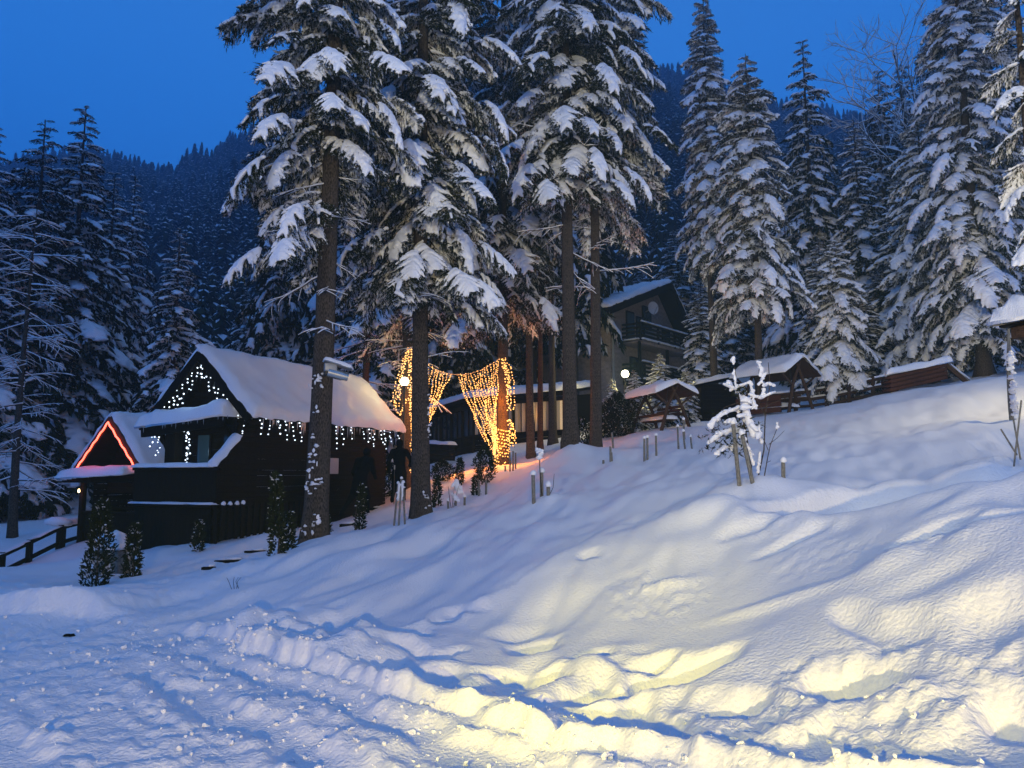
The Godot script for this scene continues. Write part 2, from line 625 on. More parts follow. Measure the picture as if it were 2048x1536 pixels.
func make_fine() -> void:
	fine_h.resize(FNX * FNZ)
	fine_h.fill(0.0)
	# the ploughed edge of the road, runs from the middle towards the lower right
	var a := Vector2(-1.62, -6.5)
	var along := Vector2(0.729, 0.685)
	var side := Vector2(0.685, -0.729)
	for j in FNZ:
		for i in FNX:
			var x := FX0 + i * FINE
			var z := FZ0 + j * FINE
			var p := Vector2(x, z) - a
			var s := p.dot(side)
			var t := p.dot(along)
			s += n_mid.get_noise_2d(x * 1.3, z * 1.3) * 0.16 + n_fine.get_noise_2d(x * 2.0, z * 2.0) * 0.06
			var h := 0.0
			if t > -0.5:
				var ragged := 0.75 + 0.5 * n_mid.get_noise_2d(x * 3.0 + 40.0, z * 3.0)
				h += 0.14 * ragged * (exp(-pow(s / 0.17, 2.0)) if s > 0.0 else exp(-pow(s / 0.055, 2.0))) * smoothstep(-0.5, 0.2, t)
				h += 0.03 * smoothstep(-0.05, 0.1, s)
			if t < 0.5 and t > -3.6:
				h += 0.17 * smoothstep(-0.05, 0.05, s) * smoothstep(1.6, 0.3, s) * smoothstep(0.5, 0.0, t) * smoothstep(-2.7, -1.9, t) * (0.8 + 0.8 * n_mid.get_noise_2d(x * 1.7, z * 1.7 + 20.0))
			# trodden road and path
			var rough := 0.0
			if s < 0.05:
				rough = 1.0
			rough = maxf(rough, 1.0 - smoothstep(0.5, 1.5, seg_dist(Vector2(x, z), Vector2(-4.3, -9.5), Vector2(-4.6, -15.0)).x))
			if rough > 0.0:
				var clods := maxf(0.0, n_fine.get_noise_2d(x * 1.6, z * 1.6) + 0.12)
				h += rough * (0.045 * clods + 0.025 * n_mid.get_noise_2d(x * 1.1 + 9.0, z * 1.1) + 0.04 * absf(n_fine.get_noise_2d(x * 3.2, z * 3.2)) + 0.018 * n_fine.get_noise_2d(x * 6.5, z * 6.5 + 9.0))
			# wheel ruts: smooth lanes along the road
			for k in [-0.42, -1.05, -2.3]:
				var w: float = (s - k) + 0.05 * n_mid.get_noise_2d(t * 0.8, k)
				var lane := exp(-pow(w / 0.14, 4.0)) * smoothstep(-2.5, -0.5, t + k * 0.5)
				h = lerpf(h, -0.035, 0.8 * lane)
				h += 0.03 * exp(-pow((absf(w) - 0.23) / 0.06, 2.0)) * smoothstep(-2.5, -0.5, t + k * 0.5) * (0.7 + n_mid.get_noise_2d(x * 2.0, z * 2.0))
			# a bank cut by the plough on the left
			var cut := smoothstep(0.0, 0.16, -z - 8.55 + 0.25 * n_mid.get_noise_2d(x * 0.9, 3.0)) * smoothstep(-4.0, -4.9, x)
			h += 0.24 * cut * smoothstep(3.0, 0.6, -z - 8.6)
			fine_h[j * FNX + i] = h
	# footprints in the deep snow beside the road
	for k in 62:
		var t := rng.randf_range(-0.5, 3.2)
		var s := 0.25 + pow(rng.randf(), 1.4) * (1.9 - t * 0.25)
		var p := a + along * t + side * s
		var r := rng.randf_range(0.11, 0.23)
		splat(p, Vector2(r * rng.randf_range(1.0, 1.9), r * 0.8), rng.randf() * PI, -rng.randf_range(0.05, 0.13), rng.randf_range(0.0, 0.02), 2.4)
	for k in 40:
		var t := rng.randf_range(-0.5, 3.2)
		var s := 0.3 + rng.randf() * 1.5
		splat(a + along * t + side * s, Vector2(rng.randf_range(0.12, 0.34), rng.randf_range(0.1, 0.2)), rng.randf() * PI, rng.randf_range(0.01, 0.04), 0.0, 2.0)
	# single hollows and knobs on the bank
	var spots := [
		[Vector3(1.10, 0.12, -5.50), 0.3, 0.22, -0.24], [Vector3(1.33, 0.07, -4.70), 0.2, 0.13, -0.16], [Vector3(1.02, 0.15, -5.90), 0.2, 0.12, -0.1], [Vector3(2.25, 0.66, -5.20), 0.12, 0.28, -0.1], [Vector3(1.90, 0.40, -4.50), 0.28, 0.18, -0.22],
		[Vector3(2.34, 0.55, -4.80), 0.2, 0.26, -0.1], [Vector3(2.03, 0.41, -4.10), 0.3, 0.2, 0.06], [Vector3(2.02, 0.36, -3.80), 0.25, 0.14, 0.07], [Vector3(1.55, 0.18, -4.20), 0.24, 0.15, 0.07], [Vector3(1.62, 0.24, -4.60), 0.16, 0.2, 0.06],
		[Vector3(2.66, 0.78, -8.40), 0.42, 0.17, -0.08], [Vector3(2.73, 0.69, -7.60), 0.42, 0.15, -0.1], [Vector3(3.29, 1.06, -6.10), 0.4, 0.14, -0.09], [Vector3(3.52, 1.04, -5.90), 0.36, 0.15, -0.08], [Vector3(2.79, 0.87, -5.80), 0.26, 0.2, 0.07],
		[Vector3(0.67, 0.16, -6.10), 0.25, 0.3, 0.05], [Vector3(2.31, 0.48, -3.70), 0.15, 0.2, -0.16], [Vector3(2.74, 0.78, -4.50), 0.3, 0.25, -0.1], [Vector3(1.47, 0.50, -7.60), 0.3, 0.12, 0.06], [Vector3(0.91, 0.50, -9.20), 0.16, 0.1, -0.12], [Vector3(2.06, 0.53, -6.10), 0.5, 0.1, 0.05],
	]
	for q in spots:
		splat(Vector2(q[0].x, q[0].z), Vector2(q[1], q[2]), rng.randf_range(-0.4, 0.6), q[3], 0.015 if q[3] < 0.0 else 0.0, 2.3)
	# crumbled patches
	for q in [Vector3(1.41, 0.45, -7.30), Vector3(2.70, 0.77, -8.20), Vector3(2.65, 0.57, -6.80), Vector3(3.03, 0.93, -5.90), Vector3(2.05, 0.46, -4.70), Vector3(2.63, 0.73, -4.50), Vector3(1.64, 0.18, -4.50), Vector3(2.00, 0.37, -3.90), Vector3(1.09, 0.34, -8.00), Vector3(2.25, 0.51, -3.90), Vector3(1.16, 0.06, -4.40)]:
		var reach := rng.randf_range(0.35, 0.6)
		for j in range(maxi(int((q.z - 1.2 - FZ0) / FINE), 0), mini(int((q.z + 1.2 - FZ0) / FINE), FNZ)):
			for i in range(maxi(int((q.x - 1.2 - FX0) / FINE), 0), mini(int((q.x + 1.2 - FX0) / FINE), FNX)):
				var x := FX0 + i * FINE
				var z := FZ0 + j * FINE
				var d := Vector2(x - q.x, z - q.z).length() / reach + 0.5 * n_mid.get_noise_2d(x * 1.5, z * 1.5)
				var w := smoothstep(1.1, 0.6, d)
				if w > 0.0:
					fine_h[j * FNX + i] += w * (0.055 * absf(n_fine.get_noise_2d(x * 2.4, z * 2.4)) + 0.03 * maxf(0.0, n_mid.get_noise_2d(x * 2.6, z * 2.6)) - 0.02)
	# the mound round the staked sapling and the trench that runs away to the right of it
	splat(Vector2(3.19, -10.6), Vector2(0.95, 0.75), 0.2, 0.34, 0.0, 2.2)
	splat(Vector2(2.45, -9.4), Vector2(0.7, 0.5), 0.3, 0.2, 0.0, 3.0)
	splat(Vector2(0.59, -13.8), Vector2(0.4, 0.4), 0.2, 0.16, 0.0, 2.2)
	trench([Vector2(3.58, -9.8), Vector2(3.89, -9.3), Vector2(4.41, -8.7), Vector2(4.89, -8.2), Vector2(5.74, -7.9)], 0.85, 1.15, 0.2)
	for k in 26:
		var p := Vector2(rng.randf_range(2.5, 7.5), rng.randf_range(-12.5, -3.8))
		splat(p, Vector2(rng.randf_range(0.2, 0.6), rng.randf_range(0.08, 0.2)), rng.randf_range(-0.5, 0.8), rng.randf_range(-0.07, 0.06), 0.0, 2.4)

var wells := []   # [x, z, radius, height]: snow heaped or hollowed round trunks
func snow_h(x: float, z: float) -> float:
	var h := ground(x, z)
	var r := sqrt(x * x + z * z)
	if r < 75.0:
		var open := smoothstep(-2.2, 0.5, (x + 1.62) * 0.685 - (z + 6.5) * 0.729)
		h += n_big.get_noise_2d(x, z) * 0.16 * smoothstep(3.0, 10.0, r)
		h += n_mid.get_noise_2d(x * 0.45, z * 0.45) * 0.06 * smoothstep(4.0, 9.0, r)
		# soft furrows that run down the slope
		var fu := (x * 0.935 + z * 0.356) * 1.0
		var fv := (-x * 0.356 + z * 0.935) * 0.22
		var belt := open * smoothstep(6.0, 9.0, r) * smoothstep(34.0, 12.0, r)
		h += n_rut.get_noise_2d(fu, fv) * 0.13 * belt
		h -= pow(maxf(0.0, n_rut.get_noise_2d(fu * 0.8 + 31.0, fv * 1.6)), 1.5) * 0.25 * belt
		if x > FX0 and x < FX0 + FNX * FINE and z > FZ0 and z < FZ0 + FNZ * FINE:
			var e := minf(minf(x - FX0, FX0 + FNX * FINE - x), minf(z - FZ0, FZ0 + FNZ * FINE - z))
			h += sample(fine_h, FNX, FNZ, (x - FX0) / FINE, (z - FZ0) / FINE) * smoothstep(0.0, 0.8, e)
		for q in wells:
			var dx: float = x - q[0]
			var dz: float = z - q[1]
			var d2 := dx * dx + dz * dz
			if d2 < q[2] * q[2] * 6.0:
				h += q[3] * exp(-sqrt(d2) / q[2] * 1.3)
	return h

func on(x: float, d: float, sink := 0.0) -> Vector3:
	return Vector3(x, snow_h(x, -d) - sink, -d)

func make_noise() -> void:
	for q in [[n_big, 0.16, 3, 11], [n_mid, 0.9, 3, 12], [n_fine, 2.6, 4, 13], [n_rut, 0.75, 3, 14]]:
		var f: FastNoiseLite = q[0]
		f.noise_type = FastNoiseLite.TYPE_SIMPLEX_SMOOTH
		f.frequency = q[1]
		f.fractal_octaves = q[2]
		f.seed = q[3]

func build_ground() -> void:
	var rings := PackedFloat32Array()
	var r := 0.6
	while r < 560.0:
		rings.append(r)
		r *= 1.1 if r < 2.4 else 1.0085 if r < 9.0 else 1.011 if r < 16.0 else 1.02 if r < 60.0 else 1.06
	var az := PackedFloat32Array()
	var a := -0.72
	while a < 0.72:
		az.append(a)
		a += 0.0021
	while a < TAU - 0.72 - 0.05:
		az.append(a)
		a += 0.1
	var na := az.size()
	var v := PackedVector3Array()
	v.append(Vector3(0, 0, 0))
	var cs := PackedFloat32Array()
	var sn := PackedFloat32Array()
	for q in az:
		cs.append(cos(q))
		sn.append(sin(q))
	for q in rings:
		for k in na:
			var x := sn[k] * q
			var z := -cs[k] * q
			v.append(Vector3(x, snow_h(x, z), z))
	v[0].y = v[1].y
	var idx := PackedInt32Array()
	for k in na:
		idx.append_array(PackedInt32Array([0, 1 + k, 1 + (k + 1) % na]))
	for j in rings.size() - 1:
		for k in na:
			var p := 1 + j * na + k
			var q := 1 + j * na + (k + 1) % na
			idx.append_array(PackedInt32Array([p, p + na, q, q, p + na, q + na]))
	var nn := PackedVector3Array()
	nn.resize(v.size())
	nn[0] = Vector3.UP
	for j in rings.size():
		for k in na:
			var p := 1 + j * na + k
			var du := v[1 + j * na + (k + 1) % na] - v[1 + j * na + (k + na - 1) % na]
			var dr := v[p + na if j < rings.size() - 1 else p] - v[p - na if j > 0 else p]
			var q := dr.cross(du)
			q = q if q.y > 0.0 else -q
			nn[p] = q.normalized()
	var arr := []
	arr.resize(Mesh.ARRAY_MAX)
	arr[Mesh.ARRAY_VERTEX] = v
	arr[Mesh.ARRAY_NORMAL] = nn
	arr[Mesh.ARRAY_INDEX] = idx
	var m := ArrayMesh.new()
	m.add_surface_from_arrays(Mesh.PRIMITIVE_TRIANGLES, arr)
	m.surface_set_material(0, M.snow)
	var o := put("snowy_ground", m, self)
	tag(o, "deep snow covering the slope, road and hills", "ground", "", "structure")

# ---------------------------------------------------------------- spruces
var boughs := []        # near boughs: {needles, snow} meshes
var far_boughs := []    # lighter ones, to be joined into whole crowns
var bare_boughs := []
var protos := []        # whole crowns

func green() -> Color:
	var t := rng.randf()
	return Color(0.012, 0.017, 0.008).lerp(Color(0.04, 0.05, 0.022), t * t)

func twig(mb: MB, p: Vector3, dir: Vector3, l: float, w: float, fine: bool) -> void:
	var u := dir.cross(Vector3(rng.randfn(), rng.randfn(), rng.randfn())).normalized()
	var k := dir.cross(u)
	mb.tint = green() if rng.randf() > frost else Color(0.55, 0.57, 0.62)
	var mid := p + dir * l * 0.4
	mb.quad(p, mid + u * w, p + dir * l, mid - u * w)
	if not fine:
		mb.quad(p, mid + k * w, p + dir * l, mid - k * w)
		return
	for q in 7:
		var b := p + dir * l * (0.08 + 0.12 * q)
		var a := rng.randf() * TAU
		var o := u * cos(a) + k * sin(a)
		var d := (dir * 0.8 + o * 0.9).normalized()
		mb.tint = green() if rng.randf() > frost * 1.2 else Color(0.6, 0.62, 0.66)
		var ll := l * rng.randf_range(0.3, 0.5)
		var side := d.cross(dir).normalized() * w * 0.34
		mb.quad(b, b + d * ll * 0.45 + side, b + d * ll, b + d * ll * 0.45 - side)

var frost := 0.1
# one bough, a metre long, along +x, hanging; returns {needles, snow} as MB
func make_bough(snow: float, fine: bool, droop: float) -> Dictionary:
	var nd := MB.new()
	nd.colored = true
	var cell := 0.026 if fine else 0.055
	var fld := Field.new(Vector3(-0.1, -1.0, -0.62), Vector3(1.2, 0.25, 0.62), cell, 0.03 if fine else 0.05)
	fld.below = 2.0
	var stem := PackedVector3Array()
	var rad := PackedFloat32Array()
	var bend := rng.randf_range(-0.12, 0.12)
	for j in 9:
		var x := j / 8.0
		stem.append(Vector3(x, 0.08 * x - droop * x * x, bend * x * x))
		rad.append(lerpf(0.016, 0.004, x))
	nd.tint = Color(0.03, 0.022, 0.016)
	nd.tube(stem, rad, 4, false)
	nd.n.clear()
	var cover := func(a: Vector3, b: Vector3, ra: float, rb: float) -> void:
		fld.capsule(a + Vector3(0, ra * 0.55, 0), b + Vector3(0, rb * 0.55, 0), ra, rb)
	# snow on the stem
	for j in range(1, 8):
		if rng.randf() < 0.35 + 0.65 * snow:
			var t := j / 8.0
			var r := (0.024 + 0.034 * snow) * (1.15 - 0.55 * absf(t - 0.55)) * rng.randf_range(0.75, 1.25)
			cover.call(stem[j], stem[j + 1], r, r * 0.85)
	var n := 14 if fine else 7
	for s in [-1.0, 1.0]:
		for j in n:
			var t := lerpf(0.14, 0.97, (j + rng.randf_range(-0.3, 0.3)) / n)
			var at := Vector3(t, 0.08 * t - droop * t * t, bend * t * t)
			var l := (0.44 * pow(1.0 - t, 0.75) + 0.09) * rng.randf_range(0.75, 1.2)
			if t < 0.3:
				l *= 0.75
			var dir := Vector3(rng.randf_range(0.5, 0.85), rng.randf_range(-0.25, 0.1) - droop * 0.7 * t, s * 0.8).normalized()
			var sag := rng.randf_range(0.25, 0.6)
			var pts := PackedVector3Array()
			for q in 5:
				var e := q / 4.0
				pts.append(at + dir * l * e + Vector3(0, -sag * l * e * e, 0))
			var m := int(l / (0.03 if fine else 0.055)) + 2
			for q in m:
				var e := (q + rng.randf()) / m
				var p := at + dir * l * e + Vector3(0, -sag * l * e * e, 0)
				var out := (dir * rng.randf_range(0.3, 1.0) + Vector3(0, -rng.randf_range(0.3, 1.7) + (0.5 if q % 4 == 0 else 0.0), 0) + Vector3(rng.randf_range(-0.3, 0.7), 0, rng.randf_range(-0.6, 0.6))).normalized()
				twig(nd, p, out, rng.randf_range(0.07, 0.16) * (1.0 if fine else 1.5), 0.012 if fine else 0.028, fine)
			if rng.randf() < snow * 1.1:
				var r := (0.022 + 0.024 * snow) * rng.randf_range(0.7, 1.4)
				for q in 4:
					if q == 3 and rng.randf() < 0.4:
						break
					cover.call(pts[q], pts[q + 1], r * (1.1 - q * 0.16), r * (0.95 - q * 0.16))
	for q in (14 if fine else 8):
		twig(nd, stem[8] + Vector3(-0.1 * rng.randf(), 0, 0), Vector3(1, rng.randf_range(-1.0, 0.1), rng.randf_range(-0.7, 0.7)).normalized(), 0.12, 0.014 if fine else 0.03, fine)
	for q in int(26 * snow):
		var t := rng.randf_range(0.15, 1.0)
		var w := (0.4 * pow(1.0 - t, 0.7) + 0.06) * rng.randf_range(-1.0, 1.0)
		var p := Vector3(t + absf(w) * 0.5, 0.08 * t - droop * t * t - absf(w) * 0.42 - rng.randf_range(0.0, 0.1), w)
		fld.capsule(p, p + Vector3(rng.randf_range(0.0, 0.06), -0.04, w * 0.1), rng.randf_range(0.012, 0.03), 0.014)
	if snow > 0.6:
		for q in 5:
			var t := rng.randf_range(0.3, 0.95)
			var p := Vector3(t, 0.08 * t - droop * t * t + 0.03, rng.randf_range(-0.12, 0.12))
			fld.capsule(p, p + Vector3(0.08, -0.03, 0), 0.06 * snow * rng.randf_range(0.8, 1.3), 0.05 * snow)
	var sm := MB.new()
	fld.mesh(sm)
	return {"needles": nd, "snow": sm}

func make_bare(snow: bool) -> Dictionary:
	var wd := MB.new()
	var sm := MB.new()
	var grow := func(a: Vector3, dir: Vector3, l: float, r: float, curl: float) -> PackedVector3Array:
		var pts := PackedVector3Array()
		var rr := PackedFloat32Array()
		var up := PackedVector3Array()
		var ur := PackedFloat32Array()
		var p := a
		var d := dir
		for q in 7:
			pts.append(p)
			rr.append(r * (1.0 - q * 0.12))
			up.append(p + Vector3(0, r * 1.1 + 0.004, 0))
			ur.append((r * 0.9 + 0.006) * (1.0 - q * 0.1) * rng.randf_range(0.6, 1.3))
			d = (d + Vector3(rng.randf_range(-0.12, 0.12), curl + rng.randf_range(-0.1, 0.1), rng.randf_range(-0.12, 0.12))).normalized()
			p += d * l / 6.0
		wd.tube(pts, rr, 4, false)
		if snow:
			sm.tube(up, ur, 4, true)
		return pts
	var main: PackedVector3Array = grow.call(Vector3.ZERO, Vector3(1, rng.randf_range(-0.2, 0.15), 0).normalized(), 1.0, 0.011, -0.02)
	for q in range(2, 6):
		for s in [-1.0, 1.0]:
			if rng.randf() < 0.75:
				grow.call(main[q], Vector3(0.8, rng.randf_range(-0.4, 0.1), s * 0.8).normalized(), rng.randf_range(0.2, 0.42), 0.006, -0.06)
	return {"needles": wd, "snow": sm}

func make_boughs() -> void:
	for q in [[0.3, 0.45], [0.45, 0.6], [0.55, 0.35], [0.75, 0.55], [0.95, 0.7], [1.0, 0.45], [1.1, 0.85], [0.2, 0.5]]:
		frost = 0.06 + 0.12 * q[0]
		var d := make_bough(q[0], true, q[1])
		boughs.append({"needles": d.needles.commit(M.needles), "snow": d.snow.commit(M.soft_snow), "level": q[0]})
	frost = 0.16
	for q in [[0.35, 0.5], [0.55, 0.6], [0.8, 0.65], [1.0, 0.6], [0.9, 0.9]]:
		far_boughs.append(make_bough(q[0], false, q[1]))
	frost = 0.05
	for q in 4:
		var d := make_bare(true)
		bare_boughs.append({"needles": d.needles.commit(M.bark), "snow": d.snow.commit(M.soft_snow)})

func trunk_mesh(h: float, r: float, flare: float, seed_: int) -> MB:
	var mb := MB.new()
	var nz := FastNoiseLite.new()
	nz.seed = seed_
	nz.frequency = 1.2
	var sides := 14
	var rows := int(clampf(h / 0.45, 6, 40))
	var sway := Vector2(nz.get_noise_2d(3, 7), nz.get_noise_2d(9, 1)) * 0.25
	for j in rows + 1:
		var t := float(j) / rows
		var y := h * pow(t, 1.25) - 0.35 * (1.0 - t)
		var rr := r * (1.0 - 0.93 * pow(t, 1.15)) * (1.0 + flare * exp(-maxf(y, 0.0) / 0.22))
		for s in sides:
			var a := TAU * s / sides
			var w := rr * (1.0 + 0.09 * nz.get_noise_3d(cos(a) * 2.0, y * 0.9, sin(a) * 2.0) + flare * 0.5 * exp(-maxf(y, 0.0) / 0.2) * sin(a * 4.0 + seed_))
			var bendy := sin(t * PI) 
			mb.v.append(Vector3(cos(a) * w + sway.x * bendy, y, sin(a) * w + sway.y * bendy))
			mb.n.append(Vector3(cos(a), 0.1, sin(a)).normalized())
	for j in rows:
		for s in sides:
			var a := j * sides + s
			var b := j * sides + (s + 1) % sides
			mb.i.append_array(PackedInt32Array([a, a + sides, b, b, a + sides, b + sides]))
	return mb

func radius_at(t: float, r: float) -> float:
	# spread of the crown from its foot (0) to the tip (1)
	return r * (pow(1.0 - t, 0.72) * (0.8 + 0.2 * smoothstep(0.0, 0.18, t))) + 0.12

func pick_bough(snow: float) -> int:
	var best := 0
	var score := 99.0
	for q in boughs.size():
		var e: float = absf(boughs[q].level - snow) + rng.randf() * 0.45
		if e < score:
			score = e
			best = q
	return best

# a spruce whose boughs are parts
func spruce(called: String, label: String, at: Vector3, h: float, foot: float, r: float, girth: float, snow: float, per_m: float, seed_: int, bark: Material, sides: Array = [], group := "") -> Node3D:
	rng.seed = seed_
	var t := thing(called, label, "tree", at, 0.0, group)
	part("trunk", trunk_mesh(h, girth * 0.5, 0.35, seed_).commit(bark), t)
	var y := foot
	var a := rng.randf() * TAU
	while y < h - 0.15:
		var e := (y - foot) / (h - foot)
		a += 2.399 + rng.randf_range(-0.35, 0.35)
		y += (1.0 / per_m) * rng.randf_range(0.6, 1.4) * (1.0 if e < 0.6 else 0.7) * (4.0 if at.y + y > 2.6 - at.z * 0.62 else 1.0)   # thinner where it rises far out of sight
		var l := radius_at(e, r) * rng.randf_range(0.72, 1.18)
		if rng.randf() < 0.06:
			continue
		# some trees carry boughs on one side only near the foot: [until height, from angle, to angle]
		var skip := false
		for q in sides:
			if y < q[0] and (fposmod(a, TAU) < q[1] or fposmod(a, TAU) > q[2]):
				skip = true
		if skip:
			continue
		var pitch := lerpf(-0.28, 0.35, pow(e, 1.4)) + rng.randf_range(-0.18, 0.14)
		var pieces := [[0.0, l, 0.0]] if l < 1.2 else ([[0.0, l * 0.62, rng.randf_range(-0.2, 0.2)], [l * 0.4, l * 0.6, rng.randf_range(-0.3, 0.3)]] if l < 1.6 else [[l * 0.06, l * 0.46, rng.randf_range(-0.3, 0.3)], [l * 0.3, l * 0.46, rng.randf_range(-0.45, 0.45)], [l * 0.56, l * 0.46, rng.randf_range(-0.35, 0.35)]])
		for q in pieces:
			var k := pick_bough(snow + rng.randf_range(-0.35, 0.3))
			var ll: float = q[1]
			var wide := rng.randf_range(0.95, 1.4)
			var turn := Basis(Vector3.UP, a)
			var b := turn * Basis(Vector3.UP, q[2]) * Basis(Vector3.BACK, pitch - (0.15 if q[0] > 0.0 else 0.0)) * Basis(Vector3.RIGHT, rng.randf_range(-0.35, 0.35)) * Basis.from_scale(Vector3(ll, ll * rng.randf_range(0.8, 1.1), ll * wide))
			var from := Vector3(0, y, 0) + turn * Vector3(q[0], sin(pitch) * q[0] - 0.18 * q[0] * q[0] / l, 0)
			var branch := part("branch", boughs[k].needles, t, Transform3D(b, from))
			put("snow_load", boughs[k].snow, branch)
	return t

func dead_wood(t: Node3D, from: float, to: float, count: int, l: float) -> void:
	for q in count:
		var y := lerpf(from, to, (q + rng.randf()) / count)
		var ll := l * rng.randf_range(0.5, 1.2)
		var b := Basis(Vector3.UP, rng.randf() * TAU) * Basis(Vector3.BACK, rng.randf_range(-0.45, 0.2)) * Basis.from_scale(Vector3(ll, ll, ll))
		var k := rng.randi() % bare_boughs.size()
		var branch := part("bare_branch", bare_boughs[k].needles, t, Transform3D(b, Vector3(0, y, 0)))
		put("snow_line", bare_boughs[k].snow, branch)

# crowns joined into one piece, 14 m high and 2.2 m in radius
func make_protos() -> void:
	for q in [[0.75, 0.06, 101], [0.45, 0.08, 102], [1.0, 0.04, 103], [0.6, 0.2, 104], [0.9, 0.1, 105]]:
		rng.seed = q[2]
		var h := 14.0
		var foot: float = h * q[1]
		var nd := MB.new()
		nd.colored = true
		var sm := MB.new()
		var y := foot
		var a := 0.0
		while y < h - 0.1:
			var e := (y - foot) / (h - foot)
			a += 2.399 + rng.randf_range(-0.4, 0.4)
			y += rng.randf_range(0.05, 0.13)
			var l := radius_at(e, 2.2) * rng.randf_range(0.7, 1.2)
			if rng.randf() < 0.05:
				continue
			var lvl: float = q[0] + rng.randf_range(-0.3, 0.3)
			var k := clampi(int(lvl * 4.2 - 0.6), 0, 4)
			var pitch := lerpf(-0.3, 0.4, pow(e, 1.4)) + rng.randf_range(-0.15, 0.15)
			var xf := Transform3D(Basis(Vector3.UP, a) * Basis(Vector3.BACK, pitch) * Basis.from_scale(Vector3(l, l * 0.9, l * 1.15)), Vector3(0, y, 0))
			nd.add(far_boughs[k].needles, xf)
			sm.add(far_boughs[k].snow, xf)
		for k in 7:
			twig(nd, Vector3(0, h - 0.75 + k * 0.1, 0), Vector3(rng.randf_range(-1, 1), rng.randf_range(0.2, 0.9) + k * 0.12, rng.randf_range(-1, 1)).normalized(), 0.34 - k * 0.03, 0.02, true)
		protos.append({"needles": nd.commit(M.needles), "snow": sm.commit(M.soft_snow)})

var thin_trunk: ArrayMesh
func whole_spruce(label: String, at: Vector3, h: float, r: float, kind: int, group := "") -> Node3D:
	if thin_trunk == null:
		thin_trunk = trunk_mesh(14.0, 0.2, 0.3, 77).commit(M.bark)
	var t := thing("spruce", label, "tree", at, rng.randf() * TAU, group)
	var s := Basis.from_scale(Vector3(r / 2.2, h / 14.0, r / 2.2))
	part("trunk", thin_trunk, t, Transform3D(s, Vector3.ZERO))
	var c := part("crown", protos[kind].needles, t, Transform3D(s, Vector3.ZERO))
	put("snow_load", protos[kind].snow, c)
	return t

# a spruce for the mountainside, one metre high
func far_tree(seed_: int) -> ArrayMesh:
	rng.seed = seed_
	var nd := MB.new()
	nd.colored = true
	var sm := MB.new()
	for j in 17:
		var e := j / 17.0
		var y := 0.08 + 0.9 * e
		var l := 0.2 * pow(1.0 - e, 0.8) + 0.015
		for s in 7:
			var a := TAU * (s + rng.randf_range(-0.5, 0.5)) / 7.0 + j * 0.7
			var ll := l * rng.randf_range(0.55, 1.35)
			var d := Vector3(cos(a), 0, sin(a))
			var w := Vector3(-sin(a), 0, cos(a)) * ll * 0.42
			var root := Vector3(0, y + 0.03, 0)
			var mid := d * ll * 0.6 + Vector3(0, y, 0)
			var tip := d * ll + Vector3(0, y - ll * 0.55, 0)
			nd.tint = green()
			nd.quad(root, mid + w - Vector3(0, 0.02, 0), tip, mid - w - Vector3(0, 0.02, 0))
			nd.quad(root - Vector3(0, 0.02, 0), mid + w * 0.7 - Vector3(0, 0.05, 0), tip - Vector3(0, 0.035, 0), mid - w * 0.7 - Vector3(0, 0.05, 0))
			if rng.randf() < 0.7:
				var up := Vector3(0, 0.008, 0)
				var k := rng.randf_range(0.3, 0.9)
				sm.quad(root.lerp(mid, 0.4) + up, mid + w * k + up, root.lerp(tip, 0.9) + up * 2.0 + Vector3(0, 0.012, 0), mid - w * k + up)
	var m := nd.commit(M.needles)
	return sm.commit(M.far_snow, m)

func build_mountain_forest() -> void:
	mat("far_snow", Color(0.8, 0.82, 0.86), 0.9)
	var kinds := [far_tree(201), far_tree(202), far_tree(203)]
	var spots := [[], [], []]
	rng.seed = 900
	var d := 60.0
	while d < 455.0:
		var step := 3.6 + d * 0.0035
		var u := -0.86
		while u < 0.86:
			u += step / d * rng.randf_range(0.4, 1.6)
			var dd := d + rng.randf_range(-1.0, 1.0) * step
			var x := u * dd
			var y := ground(x, -dd)
			var clear := n_big.get_noise_2d(x * 0.12 + 50.0, dd * 0.12)
			if clear > 0.42:
				continue
			var h := rng.randf_range(6.0, 16.0) * (1.0 if dd > 110.0 else 0.8)
			var r := h * rng.randf_range(0.75, 1.1)
			spots[rng.randi() % 3].append(Transform3D(Basis(Vector3(rng.randfn(), 0, rng.randfn() + 0.001).normalized(), rng.randfn() * 0.05) * Basis(Vector3.UP, rng.randf() * TAU) * Basis.from_scale(Vector3(r, h, r)), Vector3(x, y - 0.3, -dd)))
		d += step
	var t := thing("mountain_forest", "dense snowy spruce forest covering the mountainside behind everything", "forest")
	t.set_meta("kind", "stuff")
	for q in 3:
		var mm := MultiMesh.new()
		mm.transform_format = MultiMesh.TRANSFORM_3D
		mm.mesh = kinds[q]
		mm.instance_count = spots[q].size()
		for k in spots[q].size():
			mm.set_instance_transform(k, spots[q][k])
		var o := MultiMeshInstance3D.new()
		o.name = "spruces" if q == 0 else "spruces_%03d" % q
		o.multimesh = mm
		o.set_meta("kind", "stuff")
		t.add_child(o)
	print("forest ", spots[0].size() * 3)

